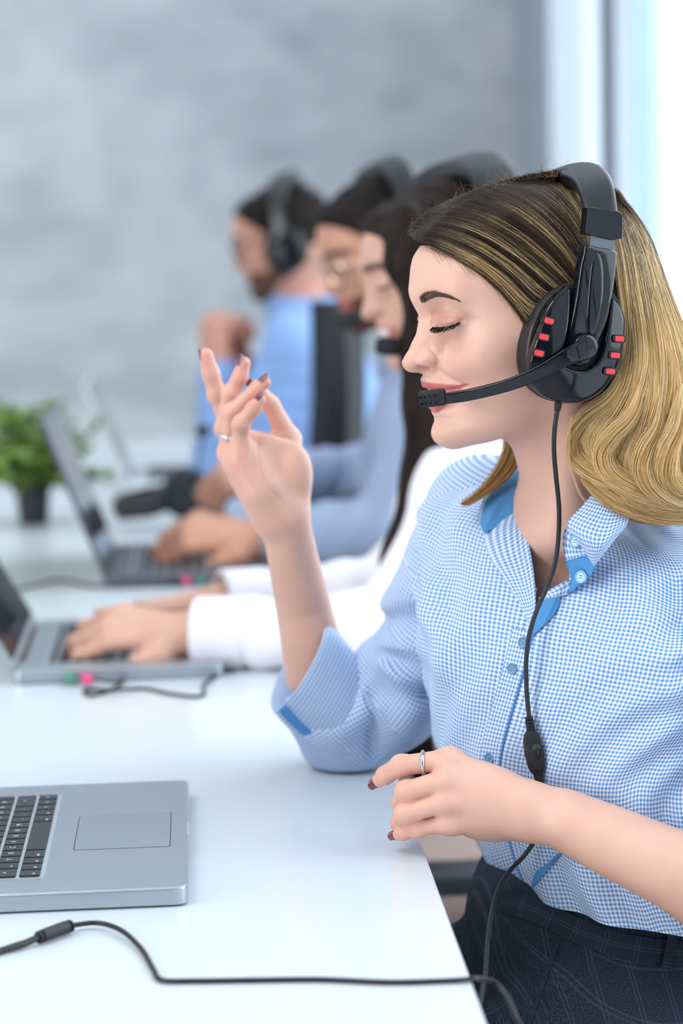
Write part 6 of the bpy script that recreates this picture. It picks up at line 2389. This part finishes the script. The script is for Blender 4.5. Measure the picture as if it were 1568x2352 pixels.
def generic_headset(label, hf, group=None, boom=True, boom_pts=None, pad=(0.018, 0.011)):
    root = thing('headset', label, 'headset', hf.w((0, 0, 0)), group)
    for s in (1, -1):
        c = hf.w((6, 76 * s, 4))
        ax = hf.L * s
        mesh_obj('ear_cushion', *lathe([(0.030, -0.008), (0.040, -0.006), (0.043, 0.002), (0.042, 0.010), (0.034, 0.014)], c, 36, ax), M_MATTE, root)
        mesh_obj('ear_cup', *lathe([(0.041, 0.010), (0.0415, 0.016), (0.036, 0.023), (0.022, 0.027), (0.002, 0.028)], c, 36, ax), M_GLOSS, root)
        arm = np.array([hf.w((6, 99 * s, 0)), hf.w((2, 101 * s, 30)), hf.w((-6, 97 * s, 62)), hf.w((-12, 92 * s, 92))])
        mesh_obj('swivel_arm', *ribbon(catmull(arm, 14), hf.F, np.linspace(0.016, 0.012, 14), 0.004), M_GLOSS, root)
    half = [(-12, 92, 88), (-15, 87, 104), (-20, 74, 119), (-26, 52, 128), (-30, 26, 132.5), (-31, 0, 134)]
    path = hf.w(catmull(half + [(a, -b, c) for a, b, c in half[-2::-1]], 40))
    mesh_obj('headband_pad', *ribbon(path, hf.F, pad[0], pad[1]), M_PAD, root)
    if boom:
        pts = boom_pts if boom_pts is not None else [hf.w(q) for q in ((8, 104, 2), (40, 96, -14), (80, 72, -26), (112, 44, -28), (122, 34, -27))]
        mesh_obj('microphone_boom', *tube(catmull(np.array(pts), 30), 0.0028, 8), M_GLOSS, root)
        e, d = np.array(pts[-1]), np.array(pts[-1]) - np.array(pts[-2])
        d /= np.linalg.norm(d)
        mesh_obj('foam_tip', *lathe([(0.001, -0.012), (0.008, -0.010), (0.0105, -0.002), (0.0105, 0.012), (0.008, 0.020), (0.001, 0.022)], e, 20, d), M_MATTE, root)
    return root


def cotton(name, col):
    return mat(name, col, 0.8, var=0.05, scale=25, bump=0.6, bscale=35, spec=0.2)


M_BROWNH = dark_hair_mat('dark_brown_hair', srgb(36, 25, 21), (1, 1, 0.12))
M_BLACKH = dark_hair_mat('near_black_hair', srgb(30, 23, 21), (1, 1, 1))
M_BEARD = dark_hair_mat('trimmed_beard', srgb(96, 70, 58), (1, 1, 1))
M_CHAIRC = mat('charcoal_chair_fabric', srgb(20, 21, 25), 0.8, var=0.1, scale=60, bump=0.3)
M_CHAIRP = mat('dark_chair_plastic', srgb(58, 64, 72), 0.4, var=0.05)


def office_chair(label, x, y, back_h=0.95, arms=True, group=None, lean=0.05, back_w=0.21, arm_z=0.645, seat_z=0.395):
    r = thing('office_chair', label, 'chair', (x, y, 0), group)
    mesh_obj('seat', *box(x - 0.23, x + 0.22, y - 0.235, y + 0.235, seat_z - 0.06, seat_z, 0.025, 4), M_CHAIRC, r)
    # curved backrest
    nu, nv = 18, 20
    V = []
    for t in (0, 1):
        for j in range(nv):
            h = j / (nv - 1)
            w = back_w * (1 - 0.25 * max(0, (h - .75) / .25) ** 2)
            for i in range(nu):
                a = -1 + 2 * i / (nu - 1)
                V.append((x + 0.25 + lean * h + 0.03 * math.sin(h * 3) - 0.045 * a * a + t * 0.035, y + a * w, 0.52 + (back_h - 0.52) * h))
    m = nu * nv
    F = [f[::-1] for f in grid_faces(nu, nv)] + [[i + m for i in f] for f in grid_faces(nu, nv)]
    rim = list(range(nu)) + [j * nu + nu - 1 for j in range(1, nv)] + [(nv - 1) * nu + i for i in range(nu - 2, -1, -1)] + [j * nu for j in range(nv - 2, 0, -1)]
    for a, b in zip(rim, rim[1:] + rim[:1]):
        F.append([a, b, b + m, a + m])
    mesh_obj('backrest', V, F, M_CHAIRC, r)
    mesh_obj('back_bar', *box(x + 0.20, x + 0.30, y - 0.03, y + 0.03, seat_z - 0.07, 0.56, 0.01), M_CHAIRP, r)
    if arms:
        for s in (-1, 1):
            mesh_obj('armrest', *merge(box(x - 0.16, x + 0.16, y + s * 0.27 - 0.03, y + s * 0.27 + 0.03, arm_z - 0.028, arm_z, 0.010, 3),
                                       box(x - 0.02, x + 0.03, y + s * 0.27 - 0.015, y + s * 0.27 + 0.015, seat_z - 0.05, arm_z - 0.02, 0.004), box(x - 0.02, x + 0.03, y + min(s * 0.20, s * 0.285), y + max(s * 0.20, s * 0.285), seat_z - 0.05, seat_z - 0.025, 0.004)), M_CHAIRP, r)
    mesh_obj('gas_column', *lathe([(0.028, 0.08), (0.028, 0.22), (0.02, 0.22), (0.02, seat_z - 0.055)], (x, y, 0), 20), M_STEEL, r)
    for k in range(5):
        a = 2 * math.pi * k / 5 + 0.3
        ex, ey = x + 0.30 * math.cos(a), y + 0.30 * math.sin(a)
        leg = mesh_obj('leg', *tube([(x, y, 0.10), (x + 0.15 * math.cos(a), y + 0.15 * math.sin(a), 0.095), (ex, ey, 0.07)], [0.024, 0.02, 0.014], 10), M_CHAIRP, r)
        mesh_obj('caster', *lathe([(0.018, -0.012), (0.0275, -0.011), (0.0275, 0.011), (0.018, 0.012)], (ex, ey, 0.0275), 18, (math.sin(a), -math.cos(a), 0)), M_RUBBER, leg)
    return r


# ---- brunette woman next along
HF2 = Frame(P(1085, 665, 2.72), 2, 17)
w_sh = (P(1110, 1140, 2.86), P(1110, 1130, 2.57))
w_el = (P(880, 1370, 2.93), P(905, 1452, 2.585))
w_wr = (P(505, 1384, 2.86), P(449, 1452, 2.64))
h_l = hand_pose(P(436, 1450, 2.642), (-1, 0.10, 0.05), (0.10, -0.62, 0.80), 1, (30, 38, 24), 1.7, 0.98)
h_r = hand_pose(P(480, 1384, 2.86), (-1, -0.05, -0.10), (0, 0.15, 1), -1, (22, 42, 22), 0.8, 0.9)
hip2 = P(1190, 1900, 2.74)
M_WBLOUSE = cotton('white_blouse_cotton', srgb(236, 232, 238))
M_ROSE = cotton('pale_rose_cloth', srgb(214, 186, 176))
brunette = coworker('brunette woman in a white blouse typing, second from the camera', HF2, False, srgb(216, 168, 146), P(1140, 1050, 2.72), w_sh, w_el, w_wr, (h_r, h_l),
                    np.array([hip2[0], hip2[1], 0.52]), M_WBLOUSE, 'blouse', M_ROSE, arm_r=0.9, torso_w=(0.155, 0.11), sleeve_r=0.98)


def long_hair(p):
    near = chain(p, [HF2.w((52, 56, 100)), HF2.w((66, 68, 58)), HF2.w((58, 76, 8)), P(985, 800, 2.655), P(1000, 920, 2.655), P(1000, 1100, 2.66), P(962, 1290, 2.655), P(950, 1480, 2.65), P(975, 1700, 2.66), P(985, 1790, 2.665)], [0.018, 0.024, 0.026, 0.030, 0.034, 0.036, 0.040, 0.040, 0.034, 0.016], 0.02)
    back = chain(p, [HF2.w((-50, 0, 40)), HF2.w((-70, 0, -40)), P(1230, 1150, 2.74), P(1230, 1400, 2.76)], [0.06, 0.06, 0.06, 0.03], 0.03)
    return smin(near, back, 0.03)


hair_cap(brunette, HF2, M_BROWNH, srgb(48, 33, 27), long_hair, hairline=0.88, shift=4)
generic_headset('black headset on the brunette woman in the white blouse', Frame(HF2.O, 22, 14), pad=(0.024, 0.013), boom_pts=[HF2.w((8, 104, 2)), HF2.w((40, 94, -22)), P(985, 806, 2.665), P(940, 800, 2.66), P(905, 797, 2.658)])

# ---- bearded man with glasses
HF3 = Frame(P(930, 600, 3.47), 16, 24)
m_sh = (P(1010, 985, 3.66), P(985, 985, 3.32))
m_el = (P(915, 1090, 3.66), P(905, 1215, 3.30))
m_wr = (P(665, 1098, 3.58), P(622, 1236, 3.36))
h_l = hand_pose(P(604, 1226, 3.365), (-1, 0.05, 0.02), (0.05, -0.62, 0.78), 1, (42, 50, 30), 0.9, 1.18)
h_r = hand_pose(P(648, 1096, 3.58), (-1, 0, -0.02), (0.1, -0.5, 0.85), -1, (50, 60, 30), 0.6, 1.0)
hip3 = P(1090, 1650, 3.48)
M_GREYBLUE = cotton('grey_blue_shirt_cotton', srgb(152, 166, 192))
M_NAVY = cotton('navy_trouser_cloth', srgb(46, 54, 72))
bearded = coworker('bearded man in glasses and a grey-blue shirt, third from the camera', HF3, True, srgb(206, 150, 124), P(985, 830, 3.50), m_sh, m_el, m_wr, (h_r, h_l),
                   np.array([hip3[0], hip3[1], 0.54]), M_GREYBLUE, 'shirt', M_NAVY, arm_r=1.05, beard=M_BEARD, torso_w=(0.175, 0.115), sleeve_r=1.05)
hair_cap(bearded, HF3, M_BLACKH, srgb(34, 26, 23), hairline=0.86, shift=2, thick=9)
generic_headset('black headset on the bearded man in glasses', HF3, boom_pts=[HF3.w((8, 104, 2)), HF3.w((50, 92, -18)), HF3.w((96, 62, -28)), HF3.w((120, 44, -30))])
# glasses
M_GOLD = mat('gold_wire', srgb(216, 204, 182), 0.25, metal=1.0, var=0.03)
M_LENS = glass_mat('spectacle_lens', (0.96, 0.97, 0.97))


def eyeglasses(label, hf, m, r=0.0225):
    gl = thing('eyeglasses', label, 'glasses', hf.w((112, 0, 38)))
    for s in (1, -1):
        c = hf.w((110, 32 * s, 36))
        ax = hf.F + hf.L * s * 0.15
        V, F = lathe([(r, -0.0012), (r + 0.0012, 0), (r, 0.0012), (r - 0.0011, 0)], c, 40, ax)
        n = 40
        F = [f for f in F if len(f) == 4] + [[3 * n + i, 3 * n + (i + 1) % n, (i + 1) % n, i] for i in range(n)]
        mesh_obj('rim', V, F, m, gl)
        mesh_obj('lens', *lathe([(r - 0.0009, -0.0006), (r - 0.0009, 0.0006)], c, 40, ax), M_LENS, gl)
        mesh_obj('temple', *tube(catmull([hf.w((106, 54 * s, 42)), hf.w((60, 74 * s, 42)), hf.w((6, 79 * s, 36)), hf.w((-8, 78 * s, 24))], 16), 0.0015, 8), m, gl)
    mesh_obj('bridge', *tube(catmull([hf.w((112, 10, 40)), hf.w((118, 0, 43)), hf.w((112, -10, 40))], 10), 0.0014, 8), m, gl)
    return gl


eyeglasses('thin gold-rimmed glasses on the bearded man', HF3, M_GOLD)

# ---- man at the far end, hands folded
HF4 = Frame(P(688, 574, 4.55), -15, 20)
f_sh = (P(705, 800, 4.74), P(690, 800, 4.40))
f_el = (P(560, 1085, 4.72), P(500, 1090, 4.42))
f_wr = (P(556, 842, 4.60), P(508, 842, 4.50))
h_l = hand_pose(P(506, 838, 4.50), (-0.10, 0.12, 1), (-0.5, -0.8, 0.1), 1, (75, 85, 45), 0.4, 0.90, 0.3)
h_r = hand_pose(P(553, 838, 4.60), (-0.25, -0.10, 1), (-0.4, 0.8, 0.1), -1, (75, 80, 45), 0.4, 0.90, 0.0)
hip4 = P(790, 1390, 4.58)
M_SKYBLUE = cotton('sky_blue_shirt_cotton', srgb(138, 168, 216))
farman = coworker('dark-haired man with folded hands at the far end of the desk', HF4, True, srgb(204, 148, 126), P(700, 705, 4.57), f_sh, f_el, f_wr, (h_r, h_l),
                  np.array([hip4[0], hip4[1], 0.54]), M_SKYBLUE, 'shirt', M_NAVY, arm_r=1.0, beard=M_BEARD, torso_w=(0.175, 0.11))
hair_cap(farman, HF4, M_BLACKH, srgb(36, 28, 25), hairline=0.86, shift=-6, thick=8)
generic_headset('black headset with a large ear cup on the man at the far end', HF4, boom=False)

eyeglasses('dark-rimmed glasses on the man with folded hands', HF4, M_RUBBER)

# ---- chairs
office_chair('dark office chair under the blonde woman', 0.40, 1.97, 0.90, arms=False, group=None, seat_z=0.445)
office_chair('office chair with grey armrests under the brunette woman', hip2[0] - 0.03, hip2[1], 0.80, group=None, arm_z=0.560)
office_chair('office chair under the bearded man in glasses', hip3[0], hip3[1], 0.80, arms=False, group=None)
office_chair('office chair under the man with folded hands', hip4[0], hip4[1], 0.80, arms=False, group=None)
office_chair('tall empty black office chair between the bearded man and the far man', -0.085, 4.02, 1.09, arms=False, group=None, lean=0.075, back_w=0.23)

# ------------------------------------------------------------------ further laptops, plant, spare headset, cables
M_WHITELAP = mat('white_laptop_shell', srgb(222, 227, 232), 0.35, var=0.01)
laptop('silver laptop under the hands of the brunette woman', 0.018, 2.575, 2.90, 0.227, 120, M_ALU, lidh=0.215)
laptop('dark grey laptop with its lid up under the hands of the bearded man', 0.112, 3.22, 3.55, 0.247, 110, M_DARKLAP, lidh=0.228)
laptop('pale laptop at the far end of the desk before the man with folded hands', 0.09, 4.35, 4.66, 0.225, 112, M_WHITELAP, lidh=0.195)


def plug(p, d, m, parent):
    d = np.asarray(d, float) / np.linalg.norm(d)
    mesh_obj('audio_plug', *lathe([(0.0028, -0.002), (0.0052, 0.0), (0.0056, 0.006), (0.0052, 0.015), (0.003, 0.018), (0.002, 0.026)], p, 18, d), m, parent)


def desk_cable(label, pts, plugs, r=0.0019):
    q = [PZ(x, y, TABLE_Z + z) for x, y, z in pts]
    root = thing('audio_cable', label, 'cable', q[0])
    mesh_obj('lead', *tube(catmull(q, 120), r, 8), M_CABLE, root)
    for (x, y, z), m, d in plugs:
        p = PZ(x, y, TABLE_Z + z)
        plug(p, d, m, root)
    return root


desk_cable('thin audio cable with pink and green plugs looped beside the silver laptop',
           [(214, 1560, .008), (262, 1566, .006), (285, 1560, .003), (262, 1580, .003), (215, 1597, .002), (196, 1592, .002), (200, 1583, .002), (260, 1585, .005), (330, 1581, .002), (385, 1592, .002), (440, 1599, .002), (468, 1594, .002), (468, 1572, .002), (490, 1556, .002), (512, 1544, .003), (540, 1540, .003)],
           [((203, 1562, .008), M_PINK, (-0.3, 1, 0)), ((164, 1560, .008), M_GREEN, (-0.3, 1, 0))])
desk_cable('dark audio cable with pink and green plugs along the dark grey laptop',
           [(-60, 1372, .002), (20, 1357, .002), (90, 1342, .002), (140, 1333, .002), (200, 1344, .002), (240, 1346, .002), (300, 1340, .002), (370, 1345, .002), (430, 1338, .006)],
           [((430, 1335, .008), M_PINK, (-0.3, 1, 0)), ((462, 1333, .008), M_GREEN, (-0.3, 1, 0))])

# plant in a black pot
M_POT = mat('black_plastic_pot', srgb(36, 40, 46), 0.5, var=0.05)
M_SOIL = mat('dark_soil', srgb(50, 40, 32), 0.9, var=0.3, scale=200)
M_STEM = mat('green_stem', srgb(86, 110, 50), 0.6, var=0.1)


def leaf_mat():
    m, nt, b = node_mat('small_green_leaves')
    N, L = nt.nodes, nt.links
    g = N.new('ShaderNodeObjectInfo')
    tc = N.new('ShaderNodeTexCoord')
    nz = N.new('ShaderNodeTexNoise')
    nz.inputs['Scale'].default_value = 30
    L.new(tc.outputs['Object'], nz.inputs['Vector'])
    cr = N.new('ShaderNodeValToRGB')
    cr.color_ramp.elements[0].position = 0.3
    cr.color_ramp.elements[0].color = srgb(26, 56, 22)
    cr.color_ramp.elements[1].position = 0.68
    cr.color_ramp.elements[1].color = srgb(132, 166, 60)
    L.new(nz.outputs['Fac'], cr.inputs[0])
    L.new(cr.outputs[0], b.inputs['Base Color'])
    b.inputs['Roughness'].default_value = 0.45
    return m


pc = PZ(78, 1203, TABLE_Z)
plant = thing('potted_plant', 'small leafy green plant in a black pot at the left of the desk', 'plant', pc)
mesh_obj('pot', *lathe([(0.023, 0.0), (0.0235, 0.002), (0.029, 0.058), (0.0325, 0.060), (0.0325, 0.068), (0.029, 0.068), (0.028, 0.060)], pc, 36), M_POT, plant)
mesh_obj('soil', *lathe([(0.0285, 0.054), (0.0278, 0.062)], pc, 30), M_SOIL, plant)
LV, LF, SV = [], [], []
for k in range(64):
    a, el_ = RNG.uniform(0, 6.283), RNG.uniform(0.12, 1.45)
    ln = RNG.uniform(0.075, 0.150) * (0.75 + 0.25 * math.sin(el_))
    p0 = pc + np.array([0, 0, 0.058]) + np.array([math.cos(a), math.sin(a), 0]) * 0.012
    d = np.array([math.cos(a) * math.cos(el_), math.sin(a) * math.cos(el_), math.sin(el_)])
    pts = catmull([p0, p0 + d * ln * .5 + np.array([0, 0, 0.012]), p0 + d * ln], 9)
    SV.append(tube(pts, 0.0009, 5))
    for j in range(2, 9):
        for s in (-1, 1):
            side = np.cross(d, (0, 0, 1)) + 1e-6
            side /= np.linalg.norm(side)
            dr = side * s * 0.8 + d * 0.4 + np.array(RNG.normal(0, 0.35, 3))
            dr /= np.linalg.norm(dr)
            up = np.cross(dr, RNG.normal(0, 1, 3))
            up /= np.linalg.norm(up)
            w = np.cross(dr, up)
            l = RNG.uniform(0.016, 0.030)
            b = len(LV)
            c = pts[j]
            LV += [c, c + dr * l * .4 + w * l * .32 + up * l * .06, c + dr * l * .75 + w * l * .24 + up * l * .03, c + dr * l, c + dr * l * .75 - w * l * .24 + up * l * .03, c + dr * l * .4 - w * l * .32 + up * l * .06, c + dr * l * .45 - up * l * .05]
            LF += [[b, b + 1, b + 6], [b + 1, b + 2, b + 6], [b + 2, b + 3, b + 6], [b + 3, b + 4, b + 6], [b + 4, b + 5, b + 6], [b + 5, b, b + 6]]
mesh_obj('stems', *merge(*SV), M_STEM, plant)
mesh_obj('foliage', LV, LF, leaf_mat(), plant, sharp=0)

# spare headset lying on the desk, microphone up
hs = thing('headset', 'spare black headset lying on the desk with its thin microphone standing up', 'headset', PZ(420, 1190, TABLE_Z))
Yh = 3.78
z0 = TABLE_Z
c = P(432, 1128, Yh)
mesh_obj('ear_cup', *lathe([(0.034, -0.022), (0.042, -0.018), (0.043, -0.004), (0.038, 0.006), (0.022, 0.010), (0.002, 0.011)], c, 32, (0.1, -0.75, 0.65)), M_GLOSS, hs)
mesh_obj('ear_cushion', *lathe([(0.026, -0.040), (0.036, -0.036), (0.039, -0.028), (0.036, -0.020)], c, 32, (-0.2, -0.9, 0.42)), M_MATTE, hs)
pb = [P(268, 1166, Yh - 0.02), P(300, 1164, Yh - 0.02), P(345, 1160, Yh - 0.01), P(385, 1146, Yh), P(410, 1134, Yh + 0.02)]
mesh_obj('headband_pad', *ribbon(catmull(pb, 24), (0, 0.35, 1), np.linspace(0.020, 0.017, 24), 0.012), M_PAD, hs)
pb = [P(268, 1166, Yh - 0.02), P(262, 1160, Yh + 0.05), P(290, 1145, Yh + 0.10), P(360, 1128, Yh + 0.10), P(440, 1122, Yh + 0.06)]
mesh_obj('headband_arm', *ribbon(catmull(pb, 24), (0, 0, 1), 0.010, 0.006), M_GLOSS, hs)
mesh_obj('microphone_boom', *tube(catmull([P(452, 1120, Yh), P(454, 1080, Yh + 0.01), P(458, 1040, Yh + 0.01), P(464, 1000, Yh + 0.01)], 20), 0.0016, 8), M_CABLE, hs)
mesh_obj('foam_tip', *lathe([(0.001, -0.012), (0.008, -0.009), (0.0105, 0.0), (0.009, 0.008), (0.001, 0.012)], P(466, 990, Yh + 0.01), 20, (0.1, 0, 1)), M_MATTE, hs)
